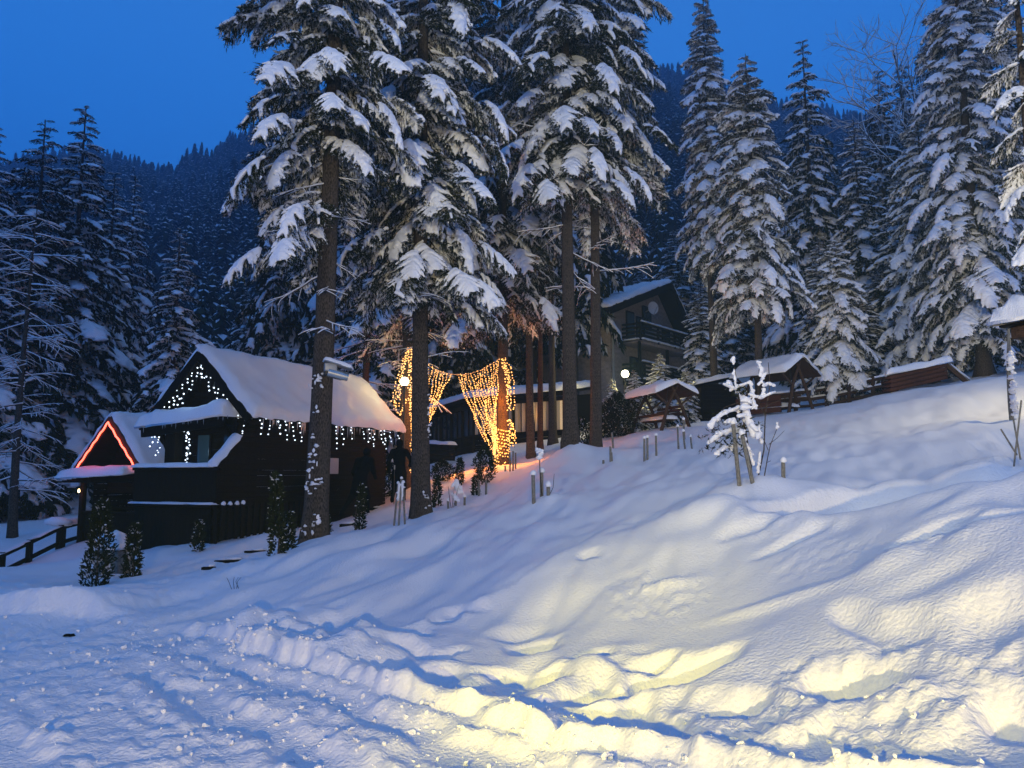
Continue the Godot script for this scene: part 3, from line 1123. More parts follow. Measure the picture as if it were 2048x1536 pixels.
# bare tree with snow along its boughs
func bare_tree(called: String, label: String, at: Vector3, h: float, girth: float, seed_: int, lean: Vector3, foot: float, spread: float) -> Node3D:
	rng.seed = seed_
	var t := thing(called, label, "tree", at)
	var wd := MB.new()
	var sm := MB.new()
	var pts := PackedVector3Array()
	var rr := PackedFloat32Array()
	for q in 10:
		var e := q / 9.0
		pts.append(Vector3(0, -0.3 + h * 0.75 * e, 0) + lean * e * e + Vector3(rng.randf_range(-0.06, 0.06), 0, rng.randf_range(-0.06, 0.06)))
		rr.append(girth * 0.5 * (1.0 - 0.8 * e))
	var tm := MB.new()
	tm.tube(pts, rr, 9)
	part("trunk", tm.commit(M.bark), t)
	var stack := []
	for q in 22:
		var e := foot + (1.0 - foot) * q / 22.0
		var k := int(e * 9)
		var p := pts[k].lerp(pts[mini(k + 1, 9)], e * 9 - k)
		var a := q * 2.4 + rng.randf_range(-0.4, 0.4)
		stack.append([p, Vector3(cos(a), rng.randf_range(0.5, 1.1), sin(a)).normalized(), h * spread * (1.1 - 0.6 * e), girth * 0.16 * (1.2 - e), 0])
	while stack.size():
		var s = stack.pop_back()
		var p: Vector3 = s[0]
		var d: Vector3 = s[1]
		var l: float = s[2]
		var r: float = s[3]
		var lp := PackedVector3Array()
		var lr := PackedFloat32Array()
		var up := PackedVector3Array()
		var ur := PackedFloat32Array()
		for q in 6:
			lp.append(p)
			lr.append(r * (1.0 - q * 0.13))
			up.append(p + Vector3(0, r * 0.9 + 0.006, 0))
			ur.append((r * 0.75 + 0.011) * (1.0 - q * 0.08) * rng.randf_range(0.7, 1.2))
			if s[4] < 2 and q > 1:
				for w in 2:
					if rng.randf() < 0.8:
						var o := (d + Vector3(rng.randfn(), rng.randfn() + 0.25, rng.randfn()) * 0.55).normalized()
						stack.append([p, o, l * rng.randf_range(0.35, 0.6), r * 0.55, s[4] + 1])
			d = (d + Vector3(rng.randf_range(-0.15, 0.15), rng.randf_range(-0.1, 0.14), rng.randf_range(-0.15, 0.15))).normalized()
			p += d * l / 5.0
		wd.tube(lp, lr, 4 if s[4] < 2 else 3, false)
		sm.tube(up, ur, 4 if s[4] < 2 else 3, false)
	var c := part("crown", wd.commit(M.bark), t)
	put("snow_load", sm.commit(M.soft_snow), c)
	return t

var near_trees := []
func list_near_trees() -> void:
	# called, label, x, d, height, crown foot, radius, girth, snow, boughs per metre, seed, bark, one-sided
	near_trees = [
		["spruce", "tall spruce in front of the cabin with a floodlight on its snow-dabbed trunk", -3.29, 13.0, 22.0, 5.0, 1.95, 0.42, 0.64, 13.0, 11, "bark", [[6.6, 1.7, 4.6]]],
		["spruce", "big spruce right of the two walkers, snow-clumped boughs hanging low over the light curtains", -1.85, 16.0, 22.0, 4.5, 2.45, 0.41, 0.66, 13.5, 12, "bark", [[5.2, 4.2, 6.4]]],
		["spruce", "spruce wrapped by the right light curtain, its trunk lit orange", -0.28, 24.0, 23.0, 4.6, 2.7, 0.4, 0.5, 9.5, 13, "bark", []],
		["spruce", "dark spruce holding the left light curtain, behind the walkers", -3.30, 23.5, 20.0, 5.2, 2.7, 0.42, 0.35, 9.0, 14, "bark", []],
		["spruce", "thin reddish spruce trunk with bare snowy twigs rising behind the cabin roof", -5.26, 27.0, 17.0, 9.0, 1.9, 0.32, 0.3, 10.0, 15, "red_bark", []],
		["spruce", "tall spruce with a thick bare trunk standing in a cone of snow", 1.53, 20.0, 24.0, 6.8, 2.6, 0.4, 0.6, 11.5, 16, "bark", []],
		["spruce", "bare-trunked spruce right of the snow cone, boughs reaching over the chalet", 2.33, 21.5, 25.0, 6.7, 2.9, 0.34, 0.66, 12.0, 17, "bark", [[9.0, 0.0, 1.6]]],
		["spruce", "bare-stemmed spruce between the right light curtain and the lit orange trunk", 0.65, 26.0, 18.0, 6.5, 1.8, 0.3, 0.35, 9.0, 18, "bark", []],
		["spruce", "slim spruce stem lit bright orange by the string lights, in front of the lit windows", 0.96, 26.5, 16.0, 8.0, 1.2, 0.22, 0.3, 7.0, 19, "red_bark", []],
		["spruce", "dark thin spruce stem in front of the lit windows of the veranda", 1.55, 29.0, 18.0, 8.0, 1.7, 0.32, 0.3, 8.0, 20, "bark", []],
		["spruce", "pointed snow-laden spruce with bare lower trunk behind the snowy sapling", 8.67, 27.0, 13.4, 3.9, 2.25, 0.32, 0.85, 13.0, 21, "bark", []],
		["spruce", "very tall spruce left of the pointed one, topped by lumps of snow against the sky", 8.77, 33.0, 19.5, 6.6, 1.75, 0.36, 0.9, 12.0, 22, "bark", []],
		["spruce", "small snow-burdened spruce above the log fence, boughs hanging nearly to the snow", 12.06, 28.0, 6.4, 1.1, 1.5, 0.22, 0.95, 19.0, 23, "bark", []],
		["spruce", "broad spruce with round snow pads beyond the log pile", 16.01, 29.0, 10.8, 1.0, 2.5, 0.34, 0.95, 12.0, 24, "bark", []],
		["spruce", "snow-laden spruce mostly outside the right edge, only bough tips showing", 7.02, 10.0, 9.5, 2.6, 0.65, 0.2, 1.0, 6.0, 26, "bark", []],
		["spruce", "giant spruce at the right edge reaching above the picture", 16.11, 26.0, 19.0, 1.2, 2.7, 0.5, 0.9, 11.5, 25, "bark", []],
	]

func mid_trees() -> void:
	# label, px-free x, d, top height above the eye level at that distance, radius, kind
	var list := [
		["tallest dark spruce of the wood at the left edge", -20.36, 35.0, 19.04, 3.5, 0, ""],
		["dark spruce left of the tallest one at the left edge", -20.98, 33.0, 17.46, 3.0, 1, ""],
		["snow-streaked spruce just right of the tallest one in the left wood", -20.92, 39.0, 17.44, 2.7, 0, ""],
		["spruce at the right end of the left wood, slimmer than its neighbours", -21.34, 42.0, 18.45, 2.3, 0, ""],
		["spruce cut by the left edge of the picture", -21.87, 31.0, 16.27, 3.2, 0, ""],
		["free-standing spruce behind the gable of the cabin", -14.66, 33.0, 12.40, 2.3, 0, ""],
		["small lone spruce peeping over the cabin ridge", -17.60, 50.0, 13.96, 2.0, 0, ""],
		["tall spruce against the sky right of the pointed spruce, bare tip showing", 15.22, 38.0, 24.21, 2.5, 0, ""],
		["snowy spruce behind the small burdened one, right of the bare-tipped spruce", 16.74, 36.0, 18.95, 2.2, 4, ""],
		["dark-topped spruce below the bare deciduous tree", 20.07, 40.0, 23.70, 2.6, 0, ""],
		["spruce at the far right, half outside the picture", 21.01, 31.0, 22.85, 3.0, 2, ""],
		["blue-shaded spruce with long drooping snowy boughs right of the chalet gable", 11.03, 50.0, 18.07, 2.7, 4, ""],
		["slim blue-shaded spruce above the left slope of the chalet roof", 7.63, 58.0, 18.11, 2.2, 4, ""],
		["purple-grey spruce between the chalet and the little dark shed", 10.01, 40.0, 11.89, 1.7, 2, ""],
		["spruce in the gap right of the pointed spruce trunk", 15.92, 44.0, 13.37, 2.0, 4, ""],
		["spruce in the gap left of the pointed spruce trunk", 13.82, 47.0, 14.98, 2.2, 0, ""],
		["spruce behind the bare-tipped spruce, its crown lower", 20.49, 47.0, 21.18, 2.4, 0, ""],
		["low bushy spruce behind the log pile roof", 16.30, 33.0, 10.99, 2.0, 2, ""],
	]
	var more := [[1600, 42, 300, 2.3, "spruce right behind the pointed one, level with its middle"], [1772, 43, 262, 2.4, "spruce left below the bare tree, between two taller ones"], [1850, 44, 200, 2.6, "tall grey spruce in line with the bare tree"], [1562, 46, 420, 2.2, "lower spruce between the pointed and the bare-tipped spruce"], [1925, 40, 0, 2.9, "tall spruce just left of the giant one at the right edge"], [1655, 33, 470, 1.7, "narrow snowy spruce left of the small burdened one"], [1828, 32, 330, 2.2, "grey snowy spruce left of the broad one with round pads"], [1945, 31, 300, 2.3, "snowy spruce standing before the giant one at the right edge"], [1730, 30.5, 560, 1.4, "short snowy spruce close to the right of the small burdened one"], [1848, 46, 80, 2.9, "tall spruce behind the leafless tree, its tip among the bare branches"], [1905, 47, 20, 3.1, "tallest spruce behind the leafless tree, left of the giant one"], [1780, 48, 210, 2.6, "distant spruce left of the leafless tree, only its tip clear"]]
	for q in more:
		list.append([q[4], (q[0] - 1024.0) / 1540.0 * q[1], q[1], 1.6 + (950.0 - q[2]) / 1540.0 * q[1], q[3], [4, 0, 2][list.size() % 3], ""])
	for q in list:
		var base := on(q[1], q[2], 0.1)
		var t := whole_spruce(q[0], base, q[3] - base.y, q[4], q[5], q[6])
		if q[1] < -12.0:
			t.rotation.y += 1.0
	# the dark wood behind the cabin and between the trunks
	var wood := [[700, 40, 0, 3.2], [930, 41, -60, 3.4], [1065, 42, -80, 3.4], [1150, 40, -60, 3.0], [560, 42, 120, 2.8], [850, 44, 20, 3.2], [585, 56, 590, 2.4], [640, 50, 480, 2.4], [690, 38, 380, 2.3], [755, 36, 330, 2.4], [790, 45, 420, 2.4], [865, 44, 470, 2.5], [925, 48, 520, 2.5], [965, 42, 560, 2.3], [1040, 44, 430, 2.5], [1100, 50, 420, 2.5], [1165, 46, 400, 2.3], [1290, 62, 530, 2.4], [1320, 66, 545, 2.4], [1540, 52, 560, 2.4], [1640, 50, 560, 2.3], [660, 60, 560, 2.4], [540, 66, 600, 2.2], [280, 52, 590, 2.2], [90, 46, 500, 2.9], [-10, 44, 480, 3.0], [150, 56, 560, 2.6], [40, 58, 540, 2.6]]
	var said := ["tall spruce of the dark wood behind the reddish thin trunk, rising out of the picture", "tall spruce behind the right half of the light curtains, rising out of the picture", "tall spruce behind the lit orange stem, rising out of the picture", "tall spruce close behind the snow-cone trunk, rising out of the picture", "tall dark spruce left behind the crown of the floodlit spruce", "tall dark spruce straight behind the big trunk right of the walkers", "mid-wood spruce over the left half of the cabin ridge", "mid-wood spruce over the cabin ridge beside the floodlit trunk", "dark spruce just right of the floodlit trunk, above the floodlight", "dark spruce between the reddish thin trunk and the left light curtain", "dark spruce directly behind the glaring globe lamp", "dark spruce behind the gap in the left light curtain", "spruce behind the sagging cable between both light curtains", "spruce behind the middle of the right light curtain", "spruce behind the veranda roof left of the lit windows", "spruce behind the veranda roof above the lit windows", "spruce between the two tall bare trunks, behind the veranda", "blue spruce right above the chalet roof, left of its gable peak", "blue spruce peeping over the chalet gable peak", "blue spruce in the gap behind the bigger roofed swing", "blue spruce far behind the log fence", "far spruce right of the floodlit trunk, low over the cabin roof", "far spruce over the cabin ridge, beside the small lone one", "spruce behind the gable side of the free-standing spruce at left", "tall spruce right of the bare larch, deep in the left wood", "spruce behind the bare larch at the left edge", "spruce deep in the left wood above the small red-edged hut", "farthest low spruce deep in the left wood above the railing"]
	var k := 0
	for q in wood:
		k += 1
		var base := on((q[0] - 1024.0) / 1540.0 * q[1], q[1], 0.1)
		var up: float = 1.6 + (950.0 - q[2]) / 1540.0 * q[1]
		var left: bool = q[0] < 300
		whole_spruce(said[k - 1], base, up - base.y, q[3], 3 if k < 7 else [1, 3, 0, 1][k % 4], "trees deep in the left wood" if left else "trees of the dark wood behind")
	bare_tree("bare_tree", "leafless tree with snow-lined branches fanning against the sky at upper right", on(20.42, 37.0), 22.0, 0.4, 301, Vector3(-1.0, 0, 0), 0.5, 0.24)

func plan_wells() -> void:
	list_near_trees()
	for q in near_trees:
		wells.append([q[2], -q[3], 0.45, 0.16])
	wells[5][2] = 0.75
	wells[5][3] = 0.6

func build_trees() -> void:
	make_boughs()
	make_protos()
	print("protos ", Time.get_ticks_msec())
	for q in near_trees:
		var base := on(q[2], q[3])
		base.y -= 0.05
		var t := spruce(q[0], q[1], base, q[4], q[5], q[6], q[7], q[8], q[9], q[10], M[q[11]], q[12])
		if q[10] == 11:
			dead_wood(t, 3.2, 6.5, 9, 1.0)
		if q[10] == 12:
			dead_wood(t, 3.0, 6.0, 8, 1.2)
		if q[10] == 15:
			dead_wood(t, 2.5, 9.5, 34, 1.5)
		if q[10] == 14:
			dead_wood(t, 3.0, 8.0, 20, 1.6)
		if q[10] == 16 or q[10] == 17:
			dead_wood(t, 4.5, 8.5, 10, 1.7)
	rng.seed = 500
	mid_trees()
	var l := thing("larch", "thin bare larch at the left edge, its level twigs lined with snow", "tree", on(-13.39, 21.0), 0.0)
	rng.seed = 555
	part("trunk", trunk_mesh(9.5, 0.13, 0.2, 5).commit(M.bark), l)
	dead_wood(l, 1.2, 9.0, 75, 1.35)
	build_mountain_forest()

# ---------------------------------------------------------------- snow on made things
# a pillow of snow on the parallelogram o, u, v; rises along up
func pillow(o: Vector3, u: Vector3, v: Vector3, thick: float, seed_: int, up := Vector3.UP, edge := 0.12, bulge := 0.05) -> ArrayMesh:
	var mb := MB.new()
	var nz := FastNoiseLite.new()
	nz.seed = seed_
	nz.frequency = 1.1
	var lu := u.length()
	var lv := v.length()
	var nu := int(clampf(lu / 0.12, 6, 60))
	var nv := int(clampf(lv / 0.12, 5, 40))
	var un := u / lu
	var vn := v / lv
	for j in nv + 1:
		for i in nu + 1:
			# grid lines crowd towards the edges
			var s := 0.5 - 0.5 * cos(PI * i / nu)
			var t := 0.5 - 0.5 * cos(PI * j / nv)
			var ds := minf(s, 1.0 - s) * lu
			var dt := minf(t, 1.0 - t) * lv
			var e := minf(ds, dt)
			var q := clampf(e / edge, 0.0, 1.0)
			var round_ := sqrt(1.0 - (1.0 - q) * (1.0 - q))
			var p := o + u * s + v * t
			var w := 1.0 + 0.42 * nz.get_noise_3dv(p * 1.0) + 0.12 * nz.get_noise_3dv(p * 3.0)
			var out := (un * (s - 0.5) * 2.0 * (1.0 - clampf(ds / edge, 0, 1)) + vn * (t - 0.5) * 2.0 * (1.0 - clampf(dt / edge, 0, 1)))
			var wob := nz.get_noise_3dv(p * 2.2 + Vector3(7, 3, 1)) * 0.1
			mb.v.append(p + up * (thick * w * (0.12 + 0.88 * round_)) + out * (bulge * (1.0 - round_ * 0.5) + wob))
	for j in nv:
		for i in nu:
			var a := j * (nu + 1) + i
			mb.i.append_array(PackedInt32Array([a, a + 1, a + nu + 2, a, a + nu + 2, a + nu + 1]))
	# skirt down to the support
	var ring := []
	for i in nu:
		ring.append(i)
	for j in nv:
		ring.append(j * (nu + 1) + nu)
	for i in range(nu, 0, -1):
		ring.append(nv * (nu + 1) + i)
	for j in range(nv, 0, -1):
		ring.append(j * (nu + 1))
	mb.n.resize(mb.v.size())
	for j in nv + 1:
		for i in nu + 1:
			var a := j * (nu + 1)
			var du := mb.v[a + mini(i + 1, nu)] - mb.v[a + maxi(i - 1, 0)]
			var dv := mb.v[mini(j + 1, nv) * (nu + 1) + i] - mb.v[maxi(j - 1, 0) * (nu + 1) + i]
			var q := du.cross(dv).normalized()
			mb.n[a + i] = q if q.dot(up) >= 0.0 else -q
	var mid := o + u * 0.5 + v * 0.5
	var k := mb.v.size()
	for r in ring:
		var p: Vector3 = mb.v[r]
		var out: Vector3 = (p - mid).slide(up).normalized()
		mb.v.append(p)
		mb.n.append((out * 0.8 + up * 0.3).normalized())
		mb.v.append(p - up * (thick * 0.12) - out * bulge * 0.7)
		mb.n.append((out - up * 0.4).normalized())
	for q in ring.size():
		var a: int = k + q * 2
		var b: int = k + ((q + 1) % ring.size()) * 2
		mb.i.append_array(PackedInt32Array([a, b, b + 1, a, b + 1, a + 1]))
	return mb.commit(M.soft_snow)

# a strip of snow along a rail or ledge
func snow_bar(a: Vector3, b: Vector3, w: float, h: float, seed_: int) -> ArrayMesh:
	var d := (b - a).normalized()
	var side := d.cross(Vector3.UP).normalized()
	return pillow(a - side * w * 0.5, b - a, side * w, h, seed_, Vector3.UP, minf(w * 0.5, 0.1), 0.01)

func icicle(mb: MB, p: Vector3, l: float, r: float) -> void:
	mb.tube(PackedVector3Array([p + Vector3(0, 0.02, 0), p - Vector3(0, l * 0.5, 0), p - Vector3(0, l, 0)]), PackedFloat32Array([r, r * 0.6, 0.001]), 5, false)

var bulb_mesh: SphereMesh
# one string of bulbs: a wire along the points and its bulbs
func strand(parent: Node, pts: PackedVector3Array, spacing: float, r: float, material: Material, jitter: float, wire := 0.004) -> void:
	var mb := MB.new()
	var rr := PackedFloat32Array()
	rr.resize(pts.size())
	rr.fill(wire)
	mb.tube(pts, rr, 3, false)
	var s := part("strand", mb.commit(M.black), parent)
	var where := []
	var left := 0.0
	for q in pts.size() - 1:
		var l := pts[q].distance_to(pts[q + 1])
		while left < l:
			where.append(pts[q].lerp(pts[q + 1], left / l) + Vector3(rng.randf_range(-1, 1), rng.randf_range(-1, 1), rng.randf_range(-1, 1)) * jitter)
			left += spacing * rng.randf_range(0.75, 1.25)
		left -= l
	var key := "bulb_%d_%s" % [int(r * 1000), material.resource_name]
	if not M.has(key):
		var sm := SphereMesh.new()
		sm.radius = r
		sm.height = r * 2.0
		sm.radial_segments = 8
		sm.rings = 4
		sm.material = material
		M[key] = sm
	var mm := MultiMesh.new()
	mm.transform_format = MultiMesh.TRANSFORM_3D
	mm.mesh = M[key]
	mm.instance_count = where.size()
	for q in where.size():
		var k := rng.randf_range(0.75, 1.2)
		mm.set_instance_transform(q, Transform3D(Basis.from_scale(Vector3(k, k, k)), where[q]))
	var o := MultiMeshInstance3D.new()
	o.name = "light_bulbs"
	o.multimesh = mm
	o.set_meta("kind", "stuff")
	s.add_child(o)

func sagging(a: Vector3, b: Vector3, sag: float, n := 10) -> PackedVector3Array:
	var p := PackedVector3Array()
	for q in n + 1:
		var t := float(q) / n
		p.append(a.lerp(b, t) - Vector3(0, sag * 4.0 * t * (1.0 - t), 0))
	return p

# ---------------------------------------------------------------- the cabin
const AXIS := -0.4154
func build_cabin() -> void:
	var base := Vector3(-5.80, 0.25, -17.0)
	var t := thing("log_cabin", "dark wooden cabin with a steep snow-covered roof and white icicle lights", "cabin", base, AXIS)
	var w: Material = M.dark_wood
	var eave := 2.66
	var top := 4.12
	# right side wall of horizontal planks; its foot runs forward beside the porch
	var y := -0.6
	while y < eave - 0.05:
		var z1 := 0.82 if y < 1.5 else lerpf(0.82, 0.2, clampf((y - 1.5) / 0.6, 0, 1))
		beam("plank", t, Vector3(-0.17 + rng.randf_range(-0.006, 0.006), y, (z1 - 5.7) * 0.5), Vector3(0.07, 0.122, z1 + 5.7), w)
		y += 0.125
	y = -0.6
	while y < eave - 0.05:
		beam("plank", t, Vector3(-2.63, y, -3.1), Vector3(0.07, 0.122, 5.2), w)
		y += 0.25
	# back and front walls, boards getting shorter into the gable
	for zz in [-5.65, -0.5]:
		y = -0.4 if zz < -1.0 else 0.75
		while y < top - 0.12:
			var half := 1.19 if y < eave else 1.36 * (top - 0.05 - y) / (top - eave)
			if half > 0.06:
				beam("plank", t, Vector3(-1.4, y, zz), Vector3(half * 2.0, 0.122, 0.06), w)
			y += 0.125
	# roof: two boarded slopes with snow
	for s in [1.0, -1.0]:
		var e := Vector3(-1.4 + s * 1.56, eave - 0.06, 0.12)
		var r := Vector3(-1.4 - s * 0.02, top + 0.03, 0.12)
		for k in 12:
			var a := e.lerp(r, k / 12.0)
			var b := e.lerp(r, (k + 0.97) / 12.0)
			var n := (b - a).cross(Vector3(0, 0, 1)).normalized()
			n = n if n.y > 0 else -n
			var bs := Basis((b - a), n * 0.05, Vector3(0, 0, 6.1))
			part("roof_board", box_mesh, t, Transform3D(bs, (a + b) * 0.5 + Vector3(0, 0, -3.05)), w)
		var nn := (r - e).cross(Vector3(0, 0, 1)).normalized()
		nn = nn if nn.y > 0 else -nn
		part("roof_snow", pillow(e + nn * 0.03 + Vector3(0, 0, 0.02), Vector3(0, 0, -6.2), r - e + (r - e).normalized() * 0.08, 0.2, 11 + int(s), nn, 0.16, 0.05), t)
		# barge boards
		bar("barge_board", t, e + Vector3(0, -0.05, 0.06), r + Vector3(0, -0.05, 0.06), 0.05, 0.2, w)
		bar("barge_board", t, e + Vector3(0, -0.05, -6.16), r + Vector3(0, -0.05, -6.16), 0.05, 0.2, w)
	beam("eave_beam", t, Vector3(-0.02, eave - 0.16, -2.9), Vector3(0.12, 0.14, 5.9), w)
	# porch
	for k in 17:
		beam("porch_board", t, Vector3(-2.38 + k * 0.142, 1.12, 0.84), Vector3(0.135, 0.78, 0.035), w)
	beam("porch_rail", t, Vector3(-1.2, 1.48, 0.84), Vector3(2.5, 0.06, 0.14), w)
	beam("porch_ledge", t, Vector3(-1.2, 0.71, 0.92), Vector3(2.5, 0.05, 0.2), w)
	for k in 17:
		beam("skirt_board", t, Vector3(-2.38 + k * 0.142, 0.02, 0.78), Vector3(0.135, 1.3, 0.035), w)
	beam("porch_floor", t, Vector3(-1.3, 0.66, 0.15), Vector3(2.4, 0.06, 1.3), w)
	part("ledge_snow", snow_bar(Vector3(-2.42, 0.735, 0.95), Vector3(0.02, 0.735, 0.95), 0.17, 0.045, 3), t)
	part("rail_snow", snow_bar(Vector3(-2.45, 1.51, 0.84), Vector3(-0.2, 1.51, 0.84), 0.22, 0.11, 4), t)
	part("wing_snow", pillow(Vector3(-0.28, 1.54, 0.86), Vector3(0, 0.66, -0.72), Vector3(0.24, 0, 0), 0.12, 5, Vector3(0, 0.74, 0.67).normalized(), 0.08, 0.02), t)
	for q in [[-2.12, 0.1, 0.3], [-0.24, 0.12, 0.16]]:
		beam("porch_post", t, Vector3(q[0], 2.02, q[1]), Vector3(q[2], 1.1, q[2] * 0.8), w)
	bar("bracket", t, Vector3(-2.24, 1.95, 0.1), Vector3(-2.78, 2.42, 0.1), 0.09, 0.1, w)
	bar("bracket", t, Vector3(-2.2, 1.75, 0.1), Vector3(-2.5, 2.28, 0.1), 0.08, 0.09, w)
	bar("bracket", t, Vector3(-0.3, 2.05, 0.12), Vector3(-0.72, 2.6, 0.12), 0.08, 0.1, w)
	# canopy with its thick load
	var cu := Vector3(2.52, 0.2, 0)
	for k in 6:
		var bs := Basis(cu, Vector3(0, 0.045, 0), Vector3(0, 0, 0.155))
		part("canopy_board", box_mesh, t, Transform3D(bs, Vector3(-1.64, 2.5, -0.46 + k * 0.16)), w)
	bar("canopy_beam", t, Vector3(-2.88, 2.31, 0.34), Vector3(-0.38, 2.53, 0.34), 0.07, 0.2, w)
	part("canopy_snow", pillow(Vector3(-2.92, 2.42, 0.44), cu + Vector3(0.04, 0, 0), Vector3(0, 0, -0.95), 0.36, 7, Vector3.UP, 0.13, 0.03), t)
	# windows on the porch
	var win := part("window", box_mesh, t, Transform3D(Basis.from_scale(Vector3(0.42, 0.86, 0.07)), Vector3(-1.74, 1.9, -0.45)), w)
	put("pane", box_mesh, win, Transform3D(Basis.from_scale(Vector3(0.8, 0.88, 0.4)), Vector3(0, 0, 0.42)), M.blue_glass)
	win = part("window", box_mesh, t, Transform3D(Basis.from_scale(Vector3(0.5, 0.86, 0.07)), Vector3(-0.9, 1.9, -0.45)), w)
	put("pane", box_mesh, win, Transform3D(Basis.from_scale(Vector3(0.84, 0.88, 0.4)), Vector3(0, 0, 0.42)), M.glass)
	# icicles along the eave
	var ic := MB.new()
	for k in 46:
		icicle(ic, Vector3(0.15, eave - 0.08, -rng.randf_range(0.1, 5.8)), rng.randf_range(0.06, 0.34), rng.randf_range(0.008, 0.018))
	for k in 14:
		var f := rng.randf()
		icicle(ic, Vector3(-2.9, 2.4, 0.45).lerp(Vector3(-0.12, 2.62, 0.45), f), rng.randf_range(0.03, 0.12), 0.008)
	part("icicles", ic.commit(M.ice), t).set_meta("kind", "stuff")
	# picket fence against the side
	var f := thing("picket_fence", "low dark picket fence along the foot of the cabin side wall", "fence", base, AXIS)
	for k in 16:
		var z := 0.9 - k * 0.19
		beam("picket", f, Vector3(0.22, 0.38, z), Vector3(0.03, 0.72, 0.1), w)
		if k < 4:
			var mb := MB.new()
			mb.lump(Vector3(0.22, 0.75, z), Vector3(0.045, 0.06, 0.06), k)
			part("snow_cap", mb.commit(M.soft_snow), f)
	for yy in [0.25, 0.58]:
		beam("fence_rail", f, Vector3(0.19, yy, -0.55), Vector3(0.03, 0.07, 3.1), w)
	var box := thing("meter_box", "pale grey meter box on the cabin side wall behind the trunk", "box", base, AXIS)
	beam("cabinet", box, Vector3(-0.08, 1.58, -3.1), Vector3(0.1, 0.4, 0.44), M.pale_box)
	beam("cabinet_lid", box, Vector3(-0.025, 1.58, -3.1), Vector3(0.012, 0.36, 0.4), M.pale_box)
	# white lights
	rng.seed = 620
	var l := thing("icicle_lights", "white icicle light strings hanging along the cabin eave", "string lights", base, AXIS)
	for k in 21:
		var z := -0.12 - k * 0.28 + rng.randf_range(-0.08, 0.08)
		if k in [6, 9, 13]:
			continue
		var p := Vector3(0.17, eave - 0.08, z)
		strand(l, PackedVector3Array([p, p + Vector3(0.01, -rng.randf_range(0.1, 0.25), -0.05), p + Vector3(0, -rng.randf_range(0.26, 0.58), -0.08)]), 0.1, 0.017, M.white_bulb, 0.03)
	l = thing("icicle_lights", "white light strings dripping down both edges of the cabin gable", "string lights", base, AXIS)
	for s in [1.0, -1.0]:
		for k in 11:
			var g := (k + 0.3) / 11.0
			var p := Vector3(-1.4 + s * 1.42 * g, top - 0.12 - (top - eave) * g, 0.08)
			strand(l, PackedVector3Array([p, p + Vector3(-s * 0.04, -rng.randf_range(0.15, 0.3), 0), p + Vector3(-s * 0.02, -rng.randf_range(0.3, 0.5), 0)]), 0.105, 0.017, M.white_bulb, 0.03)
	l = thing("icicle_lights", "white light strings hanging in front of the cabin porch window", "string lights", base, AXIS)
	for q in [[-1.5, 2.28, 0.8], [-1.46, 2.3, 0.85], [-1.62, 2.3, 0.1], [-2.62, 2.3, 0.36], [-2.42, 2.2, 0.4]]:
		strand(l, PackedVector3Array([Vector3(q[0], q[1], 0.3), Vector3(q[0] + 0.03, q[1] - q[2] * 0.5, 0.3), Vector3(q[0] - 0.02, q[1] - q[2], 0.3)]), 0.075, 0.017, M.white_bulb, 0.035)
	omni("porch_string_light", base + Basis(Vector3.UP, AXIS) * Vector3(-1.5, 1.9, 0.25), 0.12, Color(0.75, 0.9, 1.0), 0.1)
	omni("gable_string_light", base + Basis(Vector3.UP, AXIS) * Vector3(-1.4, 3.4, 0.2), 0.12, Color(0.75, 0.9, 1.0), 0.1)

